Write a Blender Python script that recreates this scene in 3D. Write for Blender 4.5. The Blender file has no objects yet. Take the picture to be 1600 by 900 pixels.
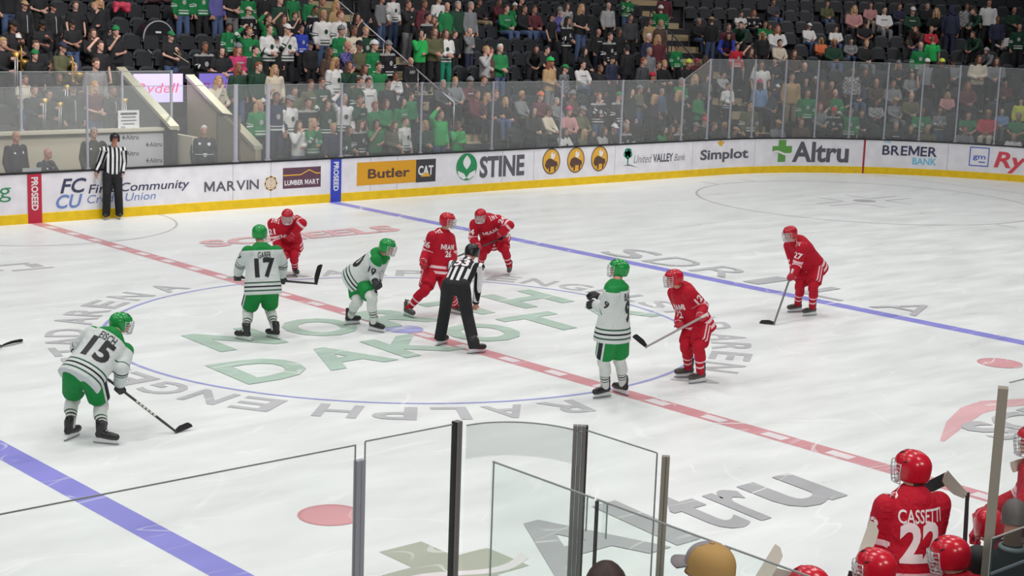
import bpy, bmesh, math, random
from mathutils import Vector, Matrix, Quaternion
from mathutils.bvhtree import BVHTree
from math import sin, cos, pi, radians, sqrt, atan2
SC = bpy.context.scene
COL = SC.collection
# ------------------------------------------------------------------ camera, light, exposure
def setup_camera():
    x, y, z, yaw, pit, rol, f = -14.966, -19.2136, 5.1551, .7298, .1808, .0353, 2488.95
    fw = Vector((sin(yaw)*cos(pit), cos(yaw)*cos(pit), -sin(pit)))
    r = Vector((cos(yaw), -sin(yaw), 0)); u = r.cross(fw)
    r2 = r*cos(rol)+u*sin(rol); u2 = u*cos(rol)-r*sin(rol)
    cd = bpy.data.cameras.new('camera'); cd.sensor_width = 36; cd.lens = f/1600*36
    cd.clip_end = 400
    o = bpy.data.objects.new('camera', cd); COL.objects.link(o)
    m = Matrix((r2, u2, -fw)).transposed().to_4x4(); m.translation = (x, y, z)
    o.matrix_world = m; SC.camera = o
setup_camera()
SC.view_settings.view_transform = 'Standard'; SC.view_settings.look = 'None'
SC.view_settings.exposure = 0.0; SC.view_settings.gamma = 1; SC.view_settings.use_curve_mapping = False
W = bpy.data.worlds.new('arena_air'); SC.world = W; W.use_nodes = True
W.node_tree.nodes['Background'].inputs[0].default_value = (.80, .88, 1, 1)
W.node_tree.nodes['Background'].inputs[1].default_value = .10
def area_light(loc, size, power, col=(1, .985, .96), spread=150, aim=(0, 0, -1)):
    l = bpy.data.lights.new('arena_and_fill_lamp', 'AREA'); l.shape = 'SQUARE'; l.size = size; l.energy = power
    l.color = col; l.spread = radians(spread)
    o = bpy.data.objects.new('arena_and_fill_lamp', l); COL.objects.link(o); o.location = loc
    o.rotation_euler = Vector(aim).to_track_quat('-Z', 'Y').to_euler()
for ix_ in range(7):
    for iy_ in (-9.5, 0, 9.5):
        area_light((-24+8*ix_, iy_, 15), 2.4, 268, spread=140)
for x_ in (0, 14, 28):                                   # house lights over the far stands, plus an added crowd fill
    area_light((x_, 24, 15), 2.5, 160, (1, .95, .88), 120)
    area_light((x_+2, 5, 13), 2.5, 290-5.5*x_, (1, .96, .92), 70, (.12, .82, -.55))  # added fill above the ice, turned on the crowd to brighten faces
area_light((-6, -17, 12), 2.5, 170, (1, .97, .93), 130)
area_light((-19, -26, 10), 3, 260, (1, .97, .93), 80, (.62, .5, -.62))   # added fill behind the near seats, brightens posts and bench
area_light((-8, -27, 11), 3, 150, (1, .97, .93), 80, (.2, .7, -.7))  # another added fill for the near posts and players' backs
# ------------------------------------------------------------------ small helpers
def srgb(r, g, b):
    def c(v):
        v /= 255.
        return v/12.92 if v <= .04045 else ((v+.055)/1.055)**2.4
    return (c(r), c(g), c(b), 1)
MATS = {}
def mat(name, col=None, rough=.6, metal=0., emit=None, spec=.5, noise=0., nscale=8.):
    if name in MATS: return MATS[name]
    m = bpy.data.materials.new(name); m.use_nodes = True; MATS[name] = m
    nt = m.node_tree; b = nt.nodes['Principled BSDF']
    b.inputs['Base Color'].default_value = col; b.inputs['Roughness'].default_value = rough
    b.inputs['Metallic'].default_value = metal; b.inputs['Specular IOR Level'].default_value = spec
    if emit: b.inputs['Emission Color'].default_value = col; b.inputs['Emission Strength'].default_value = emit
    if noise:
        tc = nt.nodes.new('ShaderNodeTexCoord'); n = nt.nodes.new('ShaderNodeTexNoise'); n.inputs['Scale'].default_value = nscale
        n.inputs['Detail'].default_value = 5
        mr = nt.nodes.new('ShaderNodeMapRange'); mr.inputs[1].default_value = .3; mr.inputs[2].default_value = .7
        mr.inputs[3].default_value = 1-noise; mr.inputs[4].default_value = 1+noise*.4
        mx = nt.nodes.new('ShaderNodeVectorMath'); mx.operation = 'SCALE'; mx.inputs[0].default_value = col[:3]
        nt.links.new(tc.outputs['Object'], n.inputs['Vector']); nt.links.new(n.outputs[0], mr.inputs[0])
        nt.links.new(mr.outputs[0], mx.inputs['Scale']); nt.links.new(mx.outputs[0], b.inputs['Base Color'])
    return m
def C8(name, r, g, b, **k): return mat(name, srgb(r, g, b), **k)
def setp(o, label=None, cat=None, group=None, kind=None):
    if label: o['label'] = label
    if cat: o['category'] = cat
    if group: o['group'] = group
    if kind: o['kind'] = kind
    return o
def empty(name, loc=(0, 0, 0), **k):
    o = bpy.data.objects.new(name, None); COL.objects.link(o); o.location = loc; o.empty_display_size = .2
    return setp(o, **k)
def link_mesh(name, me, mats, parent=None, smooth=True, world=True, **k):
    o = bpy.data.objects.new(name, me); COL.objects.link(o)
    if not isinstance(mats, (list, tuple)): mats = [mats]
    if not me.materials:
        for m in mats: me.materials.append(m)
    if smooth: me.shade_smooth()
    if parent is not None:
        o.parent = parent
        if world: o.matrix_parent_inverse = parent_matrix(parent).inverted()
    return setp(o, **k)
def parent_matrix(p):
    m = Matrix.LocRotScale(p.location, p.rotation_euler, p.scale)
    if p.parent: m = parent_matrix(p.parent) @ p.matrix_parent_inverse @ m
    return m
class MB:
    """collects shapes, gives one mesh"""
    def __init__(s): s.v = []; s.f = []; s.mi = []; s.cur = 0
    def add(s, vs, fs):
        n = len(s.v); s.v += [tuple(v) for v in vs]; s.f += [tuple(i+n for i in f) for f in fs]; s.mi += [s.cur]*len(fs); return s
    def box(s, c, d, rot=None):
        c = Vector(c); q = []
        for sx in (-1, 1):
            for sy in (-1, 1):
                for sz in (-1, 1):
                    p = Vector((sx*d[0]/2, sy*d[1]/2, sz*d[2]/2)); q.append(c+(rot @ p if rot is not None else p))
        return s.add(q, [(0, 1, 3, 2), (4, 6, 7, 5), (0, 4, 5, 1), (2, 3, 7, 6), (0, 2, 6, 4), (1, 5, 7, 3)])
    def loft(s, rings, cap=True, closed=True):
        n = len(rings[0]); vs = [p for r in rings for p in r]; fs = []
        for i in range(len(rings)-1):
            for j in range(n if closed else n-1):
                a, b = i*n+j, i*n+(j+1) % n; fs.append((a, b, b+n, a+n))
        if cap and closed: fs += [tuple(range(n-1, -1, -1)), tuple((len(rings)-1)*n+j for j in range(n))]
        return s.add(vs, fs)
    def tube(s, pts, r, n=8, cap=True, flat=None):
        pts = [Vector(p) for p in pts]; rings = []; prev = None
        for i, p in enumerate(pts):
            d = (pts[min(i+1, len(pts)-1)]-pts[max(i-1, 0)]).normalized()
            if prev is None:
                up = Vector((0, 0, 1)) if abs(d.z) < .9 else Vector((1, 0, 0)); u = d.cross(up).normalized()
            else: u = (prev-d*prev.dot(d)).normalized()
            prev = u; w = d.cross(u); rr = r[i] if isinstance(r, (list, tuple)) else r
            rings.append([p+u*rr*cos(2*pi*k/n)+w*rr*(flat or 1)*sin(2*pi*k/n) for k in range(n)])
        return s.loft(rings, cap)
    def capsule(s, a, b, ra, rb, n=14, m=4):
        a = Vector(a); b = Vector(b); d = (b-a); L = d.length
        d = d/L if L > 1e-6 else Vector((0, 0, 1))
        up = Vector((0, 0, 1)) if abs(d.z) < .9 else Vector((1, 0, 0)); u = d.cross(up).normalized(); w = d.cross(u)
        rings = []
        for i in range(m): t = -pi/2*(1-(i+.15)/m); rings.append((a+d*ra*sin(t), ra*cos(t)))
        rings.append((a, ra)); rings.append((b, rb))
        for i in range(m-1, -1, -1): t = pi/2*(1-(i+.15)/m); rings.append((b+d*rb*sin(t), rb*cos(t)))
        return s.loft([[c+u*q*cos(2*pi*k/n)+w*q*sin(2*pi*k/n) for k in range(n)] for c, q in rings])
    def ell(s, c, ax, n=18, m=10):
        """ellipsoid: ax = three axis vectors"""
        c = Vector(c); X, Y, Z = [Vector(a) for a in ax]; rings = []
        for i in range(m+1):
            t = -pi/2+pi*(i+.02)/(m+.04)
            rings.append([c+Z*sin(t)+(X*cos(2*pi*k/n)+Y*sin(2*pi*k/n))*cos(t) for k in range(n)])
        return s.loft(rings)
    def prism(s, poly, y0, y1, fn):
        """poly: list of 2-D points; fn(u, v, w) -> point"""
        n = len(poly); vs = [fn(p[0], p[1], y0) for p in poly]+[fn(p[0], p[1], y1) for p in poly]
        fs = [tuple(range(n-1, -1, -1)), tuple(range(n, 2*n))]+[(i, (i+1) % n, (i+1) % n+n, i+n) for i in range(n)]
        return s.add(vs, fs)
    def mesh(s, name):
        me = bpy.data.meshes.new(name); me.from_pydata(s.v, [], s.f); me.validate(); 
        if any(s.mi) and len(me.polygons) == len(s.mi): me.polygons.foreach_set('material_index', s.mi)
        bm = bmesh.new(); bm.from_mesh(me); bmesh.ops.recalc_face_normals(bm, faces=bm.faces); bm.to_mesh(me); bm.free()
        me.update(); return me
    def build(s, name, mats, parent=None, smooth=False, **k): return link_mesh(name, s.mesh(name), mats, parent, smooth, **k)
def remesh(mb, voxel, smooth=3, fac=.5):
    """fuse overlapping shapes into one continuous skin"""
    me = mb.mesh('tmp'); o = bpy.data.objects.new('tmp', me); COL.objects.link(o)
    r = o.modifiers.new('r', 'REMESH'); r.mode = 'VOXEL'; r.voxel_size = voxel; r.use_smooth_shade = True
    if smooth: q = o.modifiers.new('s', 'SMOOTH'); q.factor = fac; q.iterations = smooth
    dg = bpy.context.evaluated_depsgraph_get(); dg.update()
    out = bpy.data.meshes.new_from_object(o.evaluated_get(dg)); bpy.data.objects.remove(o); bpy.data.meshes.remove(me)
    out.materials.clear(); return out
TXT = {}
def text_polys(s, bold=.0, sub=0., shear=0., spacing=1.):
    """(verts2d, faces) of a word, cap height 1, left end at x = 0"""
    key = (s, bold, sub, shear, spacing)
    if key in TXT: return TXT[key]
    if 'M' in s and bold > 0:                              # the font's M does not thicken cleanly: draw that letter as a polygon
        v, f, x = [], [], 0.
        for ch in s:
            if ch == ' ': x += .36; continue
            if ch == 'M':
                W_, t = .98, .13+2*bold; pl = [(0, 0), (0, 1), (t*1.2, 1), (W_/2, .42), (W_-t*1.2, 1), (W_, 1), (W_, 0), (W_-t, 0), (W_-t, .64), (W_/2+.05, .08), (W_/2-.05, .08), (t, .64), (t, 0)]
                bm = bmesh.new(); bm.faces.new([bm.verts.new((p, q, 0)) for p, q in pl]); bmesh.ops.triangulate(bm, faces=bm.faces)
                for _ in range(4 if sub else 0):
                    ed = [e for e in bm.edges if e.calc_length() > sub]
                    if ed: bmesh.ops.subdivide_edges(bm, edges=ed, cuts=1); bmesh.ops.triangulate(bm, faces=bm.faces)
                bm.verts.index_update(); v1 = [(q.co.x+shear*q.co.y, q.co.y) for q in bm.verts]; f1 = [[q.index for q in fc.verts] for fc in bm.faces]; bm.free()
            else: v1, f1 = text_polys(ch, bold, sub, shear, spacing)
            n = len(v); v += [(p+x, q) for p, q in v1]; f += [[i+n for i in q] for q in f1]; x = max(p for p, q in v)+.12-bold
        TXT[key] = (v, f); return TXT[key]
    c = bpy.data.curves.new('t', 'FONT'); c.body = s; c.size = 1; c.offset = bold; c.shear = shear; c.resolution_u = 3; c.fill_mode = 'FRONT'
    c.space_character = spacing
    o = bpy.data.objects.new('t', c); COL.objects.link(o); dg = bpy.context.evaluated_depsgraph_get(); dg.update()
    me = bpy.data.meshes.new_from_object(o.evaluated_get(dg)); bpy.data.objects.remove(o); bpy.data.curves.remove(c)
    bm = bmesh.new(); bm.from_mesh(me); bpy.data.meshes.remove(me)
    bmesh.ops.remove_doubles(bm, verts=bm.verts, dist=1e-5)
    if sub:
        bmesh.ops.triangulate(bm, faces=bm.faces)
        for _ in range(4):
            ed = [e for e in bm.edges if e.calc_length() > sub]
            if not ed: break
            bmesh.ops.subdivide_edges(bm, edges=ed, cuts=1); bmesh.ops.triangulate(bm, faces=bm.faces)
    bm.verts.ensure_lookup_table(); bm.verts.index_update()
    v = [(q.co.x, q.co.y) for q in bm.verts]; f = [[q.index for q in fc.verts] for fc in bm.faces]; bm.free()
    k = 1/.729
    x0 = min(a for a, b in v)
    r = ([((a-x0)*k, b*k) for a, b in v], f); TXT[key] = r
    return r
def text_mesh(name, s, fn, w=None, h=1., m=None, parent=None, bold=0., sub=0., center=False, shear=0., spacing=1., **k):
    """fn(u, v) -> world point; w = total width in metres (None keeps proportion), h = cap height"""
    v, f = text_polys(s, bold, sub, shear, spacing); x1 = max(a for a, b in v); sx = (w/x1) if w else h
    off = x1*sx/2 if center else 0
    me = bpy.data.meshes.new(name); me.from_pydata([fn(a*sx-off, b*h) for a, b in v], [], f); me.update()
    return link_mesh(name, me, m, parent, False, **k)
# ------------------------------------------------------------------ ice and boards
FT = .3048; CX, CY, RR = 72*FT, 14.5*FT, 28*FT; YB = CY+RR; XE = CX+RR
def path(s, off=0):
    if s <= CX: return Vector((s, YB+off, 0)), Vector((0, 1, 0))
    a = (s-CX)/RR
    if a <= pi/2: return Vector((CX+(RR+off)*sin(a), CY+(RR+off)*cos(a), 0)), Vector((sin(a), cos(a), 0))
    return Vector((XE+off, CY-(s-CX-RR*pi/2), 0)), Vector((1, 0, 0))
S_END = CX+RR*pi/2+14
def srange(a, b):
    """samples along the board line, fine in the corner only"""
    q = {a, b}; k = CX
    while k <= CX+RR*pi/2+.01:
        if a < k < b: q.add(k)
        k += .25
    return sorted(q)
def strip(mb, a, b, prof):
    """sweep a closed (off, z) profile along the board line"""
    rings = []
    for s in srange(a, b):
        r = []
        for off, z in prof:
            p, _ = path(s, off); r.append((p.x, p.y, z))
        rings.append(r)
    return mb.loft(rings)
def ice_paint(name, rgb, scratch=.75, base_var=.05):
    if name in MATS: return MATS[name]
    m = mat(name, rgb, rough=.32, spec=.35); nt = m.node_tree; b = nt.nodes['Principled BSDF']; N = nt.nodes.new; L = nt.links.new
    geo = N('ShaderNodeNewGeometry'); fac = None
    for sc, ang, wid, sx, seed in ((.55, .5, .0035, .35, 0), (.8, 2.2, .003, .3, 20), (.42, 1.2, .003, .5, 50), (1.3, -.3, .004, .3, 80), (.3, .1, .0016, .6, 35)):
        mp = N('ShaderNodeMapping'); mp.inputs['Rotation'].default_value = (0, 0, ang); mp.inputs['Scale'].default_value = (sx, 1, 1); mp.inputs['Location'].default_value = (seed, seed*.7, 0)
        n = N('ShaderNodeTexNoise'); n.inputs['Scale'].default_value = sc; n.inputs['Detail'].default_value = 1.2; n.inputs['Distortion'].default_value = .4
        L(geo.outputs['Position'], mp.inputs[0]); L(mp.outputs[0], n.inputs['Vector'])
        c = N('ShaderNodeMath'); c.operation = 'COMPARE'; c.inputs[1].default_value = .5; c.inputs[2].default_value = wid; L(n.outputs[0], c.inputs[0])
        # break each line up so that it comes and goes
        n2 = N('ShaderNodeTexNoise'); n2.inputs['Scale'].default_value = .9+sc; L(mp.outputs[0], n2.inputs['Vector'])
        g = N('ShaderNodeMapRange'); g.inputs[1].default_value = .48; g.inputs[2].default_value = .66; L(n2.outputs[0], g.inputs[0])
        q = N('ShaderNodeMath'); q.operation = 'MULTIPLY'; L(c.outputs[0], q.inputs[0]); L(g.outputs[0], q.inputs[1])
        if fac is None: fac = q
        else:
            a = N('ShaderNodeMath'); a.operation = 'MAXIMUM'; L(fac.outputs[0], a.inputs[0]); L(q.outputs[0], a.inputs[1]); fac = a
    # worn patches
    mp = N('ShaderNodeMapping'); mp.inputs['Scale'].default_value = (.6, 2.2, 1); mp.inputs['Rotation'].default_value = (0, 0, .35)
    n = N('ShaderNodeTexNoise'); n.inputs['Scale'].default_value = .9; n.inputs['Detail'].default_value = 6; n.inputs['Roughness'].default_value = .62
    L(geo.outputs['Position'], mp.inputs[0]); L(mp.outputs[0], n.inputs['Vector'])
    r = N('ShaderNodeMapRange'); r.inputs[1].default_value = .34; r.inputs[2].default_value = .68; r.inputs[3].default_value = 1-base_var; r.inputs[4].default_value = 1+base_var*.6
    L(n.outputs[0], r.inputs[0])
    v = N('ShaderNodeVectorMath'); v.operation = 'SCALE'; v.inputs[0].default_value = rgb[:3]; L(r.outputs[0], v.inputs['Scale'])
    sm = N('ShaderNodeMath'); sm.operation = 'MULTIPLY'; sm.inputs[1].default_value = scratch; L(fac.outputs[0], sm.inputs[0])
    mx = N('ShaderNodeMixRGB'); mx.inputs['Color2'].default_value = (.93, .94, .94, 1); L(sm.outputs[0], mx.inputs['Fac']); L(v.outputs[0], mx.inputs['Color1'])
    L(mx.outputs[0], b.inputs['Base Color'])
    rr = N('ShaderNodeMapRange'); rr.inputs[1].default_value = .3; rr.inputs[2].default_value = .7; rr.inputs[3].default_value = .26; rr.inputs[4].default_value = .5
    L(n.outputs[0], rr.inputs[0]); L(rr.outputs[0], b.inputs['Roughness'])
    return m
ICE_C = (.845, .868, .862, 1)
M_ICE = ice_paint('ice', ICE_C, .8)
def outline():
    pts = []
    for sx, sy, a0 in ((1, 1, 0), (-1, 1, 1), (-1, -1, 2), (1, -1, 3)):
        for i in range(25):
            a = pi/2*(a0+i/24); pts.append((sx*CX+RR*cos(a), sy*CY+RR*sin(a)))
    return pts
mb = MB(); mb.prism(outline(), -.04, 0, lambda u, v, w: Vector((u, v, w)))
floor = mb.build('floor', M_ICE, kind='structure', label='white ice sheet of the rink')
P_RED = ice_paint('paint_red', srgb(214, 152, 158)); P_BLUE = ice_paint('paint_blue', srgb(146, 144, 222), .8); P_CIRC = ice_paint('paint_circle', srgb(165, 168, 222))
P_GREY = ice_paint('paint_grey', srgb(194, 194, 197)); P_GREEN = ice_paint('paint_green', srgb(182, 205, 190)); P_DOT = ice_paint('paint_dot', srgb(224, 165, 170))
P_FAINT = ice_paint('paint_faint', srgb(190, 186, 190), .3); P_PINK = ice_paint('paint_pink', srgb(232, 184, 188)); P_LOGO = ice_paint('paint_logo', srgb(180, 180, 183), .8); P_OLIVE = ice_paint('paint_olive', srgb(182, 186, 170))
P_LIGHT = ice_paint('paint_white', srgb(235, 228, 230), .2)
ZL = [.0012]
def paint(name, mb, m): return mb.build(name, m, floor, kind='structure')
def flat_rect(mb, x0, x1, y0, y1, z=.0015): return mb.add([(x0, y0, z), (x1, y0, z), (x1, y1, z), (x0, y1, z)], [(0, 1, 2, 3)])
def ring(mb, cx, cy, r, w, z=.002, n=160, a0=0, a1=2*pi):
    vs = []
    for i in range(n+1):
        a = a0+(a1-a0)*i/n; vs += [(cx+(r-w/2)*cos(a), cy+(r-w/2)*sin(a), z), (cx+(r+w/2)*cos(a), cy+(r+w/2)*sin(a), z)]
    return mb.add(vs, [(2*i, 2*i+1, 2*i+3, 2*i+2) for i in range(n)])
def disc(mb, cx, cy, r, z=.0025, n=40): return mb.add([(cx+r*cos(2*pi*i/n), cy+r*sin(2*pi*i/n), z) for i in range(n)], [tuple(range(n))])
mb = MB(); flat_rect(mb, -.15, .15, -YB, YB); paint('center_line', mb, P_RED)
mb = MB(); y = -YB+.5
while y < YB: 
    if abs(y) > .6: mb.add([(-.085, y, .0028), (.085, y, .0028), (.085, y+.34, .0028), (-.085, y+.34, .0028)], [(0, 1, 2, 3)])
    y += .98
paint('center_line_checks', mb, P_LIGHT)
BLX = 25.5*FT
for sx in (-1, 1): mb = MB(); flat_rect(mb, sx*BLX-.16, sx*BLX+.16, -YB, YB); paint('blue_line', mb, P_BLUE)
mb = MB(); ring(mb, 0, 0, 15*FT, .06, .0032); paint('center_circle', mb, P_CIRC)
mb = MB(); disc(mb, 0, 0, .3, .0034); paint('center_spot', mb, P_CIRC)
for sx, sy in ((-1, -1), (1, -1), (-1, 1), (1, 1)):
    mb = MB(); disc(mb, sx*20*FT, sy*22*FT, .32); paint('neutral_spot', mb, P_DOT)
    mb = MB(); ring(mb, sx*20*FT, sy*22*FT, .315, .035, .0035, 48); paint('spot_rim', mb, P_RED)
for sy in (-1, 1):
    cx, cy = 69*FT, sy*22*FT
    mb = MB(); ring(mb, cx, cy, 15*FT, .06); paint('end_circle', mb, P_FAINT)
    mb = MB(); disc(mb, cx, cy, .32); paint('end_spot', mb, P_RED if sy < 0 else P_FAINT)
    mb = MB()
    for ax in (-1, 1):
        for ay in (-1, 1):
            x0, y0 = cx+ax*.62, cy+ay*.24
            flat_rect(mb, min(x0, x0+ax*1.2), max(x0, x0+ax*1.2), y0-.03, y0+.03, .0026); flat_rect(mb, x0-.03, x0+.03, min(y0, y0+ay*.9), max(y0, y0+ay*.9), .0024)
        for ay in (-1, 1): flat_rect(mb, cx+ax*.85-.03, cx+ax*.85+.03, cy+ay*15*FT, cy+ay*(15*FT+.6), .0027) if ax*ay else None
    paint('hash_marks', mb, P_FAINT)
mb = MB(); flat_rect(mb, 89*FT-.025, 89*FT+.025, -11.2, 11.2); paint('goal_line', mb, P_FAINT)
mb = MB(); ring(mb, -.1, YB, 10*FT, .05, .0022, 80, pi, 2*pi); paint('referee_crease', mb, P_FAINT)
def ice_text(s, org, u, v, h, w=None, m=P_GREY, bold=.02, z=None, **k):
    ZL[0] += .00012; z = z or ZL[0]+.002
    o = Vector((org[0], org[1], z)); U = Vector((u[0], u[1], 0)); V = Vector((v[0], v[1], 0))
    return text_mesh('ice_lettering', s, lambda a, b: o+U*a+V*b, w, h, m, floor, bold=bold, kind='structure', **k)
word = list(zip('RALPHENGELSTADARENA', (76.4, 67.3, 59, 51, 43, 31, 23, 14.8, 6.5, -1, -8, -15, -22, -29, -39, -46.5, -54.5, -63.5, -74)))
for half in (0, 180):
    for ch, dg in word:
        ZL[0] += .00008; a = radians(dg+half); rad = Vector((cos(a), sin(a), 0)); tan = Vector((sin(a), -cos(a), 0))
        o = rad*4.78
        text_mesh('ice_lettering', ch, lambda p, q, o=o, rad=rad, tan=tan, z_=ZL[0]: o+tan*p+rad*q+Vector((0, 0, .002+z_)), .56 if ch not in 'IL' else .46, .62, P_GREY, floor, bold=.02, center=True, kind='structure')
for ch, x, y in zip('NORTH', (-2.6, -1.05, .45, 1.95, 3.35), (.82, .86, .88, .9, .92)):
    ice_text(ch, (x-.6, y-.62), (1, .02), (.06, 1), 1.22, 1.18, P_GREEN, .036)
for ch, x, y in zip('DAKOTA', (-3.3, -1.95, -.6, .85, 2.25, 3.75), (-1.05, -1.0, -.95, -.82, -.75, -.78)):
    ice_text(ch, (x-.6, y-.6), (1, .02), (.06, 1), 1.2, 1.2, P_GREEN, .036)
for ch, x, w in zip('Altru', (-5.5, -3.92, -3.3, -2.66, -2.1), (1.5, .34, .52, .46, .88)):
    ice_text(ch, (x, -9.35), (1, .0), (.12, 1), 1.35, w, P_LOGO, .022)
mb = MB(); 
for x0, x1, y0, y1 in ((-6.35, -5.85, -9.5, -7.85), (-6.75, -6.35, -8.95, -8.35), (-5.85, -5.45, -8.95, -8.35)): flat_rect(mb, x0, x1, y0, y1, .003)
paint('ice_emblem', mb, P_OLIVE)
mb = MB(); vs = []
for i in range(13): t = i/12; x = -6.9+1.6*t; yy = -8.72+.14*sin(t*2*pi); vs += [(x, yy-.06, .0036), (x, yy+.06, .0036)]
mb.add(vs, [(2*i, 2*i+1, 2*i+3, 2*i+2) for i in range(12)]); paint('emblem_wave', mb, P_LIGHT)
ice_text('SCHEELS', (1.5, 8.35), (1, 0), (.2, 1), .78, 4.9, P_PINK, .04)
mb = MB(); vs = []
for x, y, w in ((1.55, -8.72, .03), (2.4, -8.35, .13), (3.2, -8.08, .17), (3.75, -8.05, .2), (4.6, -8.35, .13), (6.4, -8.9, .05)): vs += [(x, y-w, .003), (x, y+w, .003)]
mb.add(vs, [(2*i, 2*i+1, 2*i+3, 2*i+2) for i in range(5)]); paint('ice_emblem', mb, P_PINK)
ice_text('SCHEELS', (2.2, -9.15), (1, 0), (.1, 1), .75, 4.6, P_GREY, .035)
for ch, y in zip('SDRILA', (3.95, 2.72, 1.45, .05, -1.25, -2.85)):
    ice_text(ch, (8.1, y), (0, -1), (1, 0), 1.12, .98 if ch != 'I' else .4, P_GREY, -.004 if ch != 'S' else .01)
mb = MB()                                                # worn, unreadable grey strokes near the left edge
for x0, x1, y0, y1 in ((-3.3, -2.3, 8.3, 8.42), (-2.9, -2.1, 7.7, 7.8), (-3.6, -3.0, 7.85, 7.95), (-2.45, -2.2, 7.9, 8.25)): flat_rect(mb, x0, x1, y0, y1, .003)
paint('worn_strokes', mb, P_FAINT)
# boards
M_BOARD = mat('board_white', srgb(234, 232, 238), rough=.35, noise=.10, nscale=3.); M_KICK = C8('kick_yellow', 236, 196, 8, rough=.4, noise=.12, nscale=5); M_BLACK = C8('rail_black', 26, 27, 32, rough=.45)
M_WHITE = C8('plain_white', 226, 226, 228); M_ALU = C8('aluminium', 170, 170, 180, rough=.45); M_SEAM = C8('seam_grey', 165, 165, 172)
mb = MB(); strip(mb, -26, S_END, [(0, -.04), (0, 1.07), (.11, 1.07), (.11, -.04)]); wall_far = mb.build('wall_far', M_BOARD, kind='structure', label='white dasher boards across the rink')
mb = MB(); strip(mb, -26, S_END, [(-.012, 0), (-.012, .205), (0, .215), (0, 0)]); mb.build('baseboard_far', M_KICK, kind='structure')
mb = MB(); strip(mb, -26, S_END, [(-.02, 1.07), (-.02, 1.105), (.13, 1.105), (.13, 1.07)]); mb.build('trim_1', M_BLACK, kind='structure')
mb = MB()
for s in (-4.6, -2.2, 1.9, 4.9, 5.95, 8.9, 9.75, 13.3, 14.45, 17.6, 20.9, 23.6, 27.0, 30.1):
    if abs(s-27.0) > .1: strip(mb, s-.006, s+.006, [(-.003, .21), (-.003, 1.07), (.001, 1.07), (.001, .21)])
mb.build('trim_2', M_SEAM, kind='structure')
mb = MB(); strip(mb, 27.44, 27.5, [(-.016, .0), (-.016, 1.07), (.001, 1.07), (.001, 0)]); mb.build('trim_3', C8('goal_red', 165, 50, 60), kind='structure')
def bw(s, z, d=.004):
    p, n = path(s); return Vector((p.x-n.x*d, p.y-n.y*d, z))
def bpatch(mb, s0, s1, z0, z1, d=.004, n=8):
    vs = []
    for i in range(n+1):
        s = s0+(s1-s0)*i/n; vs += [bw(s, z0, d), bw(s, z1, d)]
    return mb.add(vs, [(2*i, 2*i+1, 2*i+3, 2*i+2) for i in range(n)])
def bpoly(mb, pts, d=.006):
    return mb.add([bw(a, b, d) for a, b in pts], [tuple(range(len(pts)))])
def bdisc(mb, s, z, rs, rz, d=.005, n=36): return bpoly(mb, [(s+rs*cos(2*pi*i/n), z+rz*sin(2*pi*i/n)) for i in range(n)], d)
def bring(mb, s, z, rs, rz, w, d=.006, n=40):
    vs = []
    for i in range(n+1):
        a = 2*pi*i/n; vs += [bw(s+(rs-w)*cos(a), z+(rz-w)*sin(a), d), bw(s+rs*cos(a), z+rz*sin(a), d)]
    return mb.add(vs, [(2*i, 2*i+1, 2*i+3, 2*i+2) for i in range(n)])
def ad(name, label, group='painted advertisements along the far boards'):
    return empty(name, (0, 0, 0), label=label, cat='advertisement', group=group)
def btext(s, root, s0, z0, w, h, m, bold=.02, d=.006, name='lettering', sub=.15, **k):
    return text_mesh(name, s, lambda a, b: bw(s0+a, z0+b, d), w, h, m, root, bold=bold, sub=sub, **k)
def at_base(e, s, z=.25):
    e.location = bw(s, z); return e
I_GREY = C8('ink_grey', 92, 92, 100); I_NAVY = C8('ink_navy', 62, 62, 92); I_SKY = C8('ink_blue', 108, 132, 190); I_GOLD = C8('ink_gold', 226, 172, 62); I_GRN = C8('ink_green', 40, 140, 88)
I_MAROON = C8('ink_plum', 98, 66, 82); I_WHITE = C8('ink_white', 232, 230, 232); I_RED = C8('ink_red', 214, 72, 84); I_CYAN = C8('ink_cyan', 110, 190, 225); I_BROWN = C8('ink_brown', 92, 66, 58); I_BLUE = C8('ink_royal', 60, 92, 196)
I_LEAF = C8('ink_leaf', 96, 156, 76); I_CHAR = C8('ink_charcoal', 64, 62, 66); I_OCHRE = C8('ink_ochre', 222, 160, 34); I_TREE = C8('ink_tree', 56, 142, 110); I_STRIPR = C8('strip_red', 186, 40, 66); I_STRIPB = C8('strip_blue', 52, 70, 186); I_PALE = C8('ink_paleblue', 190, 205, 235)
a = at_base(ad('board_advertisement', 'green letter on the far boards at the left edge, before the red strip'), -.7)
btext('g', a, -.83, .6, .27, .33, I_GRN, -.005)
for s, m, lab, nm in ((-.03, I_STRIPR, 'red vertical centre-line strip with white lettering on the boards', 0), (7.84, I_STRIPB, 'blue vertical strip with white lettering on the boards', 1)):
    a = at_base(empty('board_strip', (0, 0, 0), label=lab, cat='sign', group='lettered line strips on the boards'), s, .02)
    mb = MB(); bpatch(mb, s-.16, s+.16, .0, 1.068, .014, 2); mb.build('strip_panel', m, a)
    text_mesh('lettering', 'PROSEED', lambda p, q, s=s: bw(s-.07+q, 1.0-p, .018), .72, .15, I_WHITE, a, bold=.03)
a = at_base(ad('board_advertisement', 'navy and light blue initials beside slanted two-line lettering, behind the linesman'), .5)
btext('FC', a, .56, .62, .62, .32, I_NAVY, .02, shear=.25); btext('CU', a, .46, .29, .62, .30, I_SKY, .02, shear=.25)
btext('First Community', a, 1.22, .58, 2.52, .20, I_NAVY, .008, shear=.2); btext('Credit Union', a, 1.19, .36, 1.68, .19, I_SKY, -.002, shear=.2)
a = at_base(ad('board_advertisement', 'plain dark grey capitals with a gold rosette, left of the plum sign'), 4.1)
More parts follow.
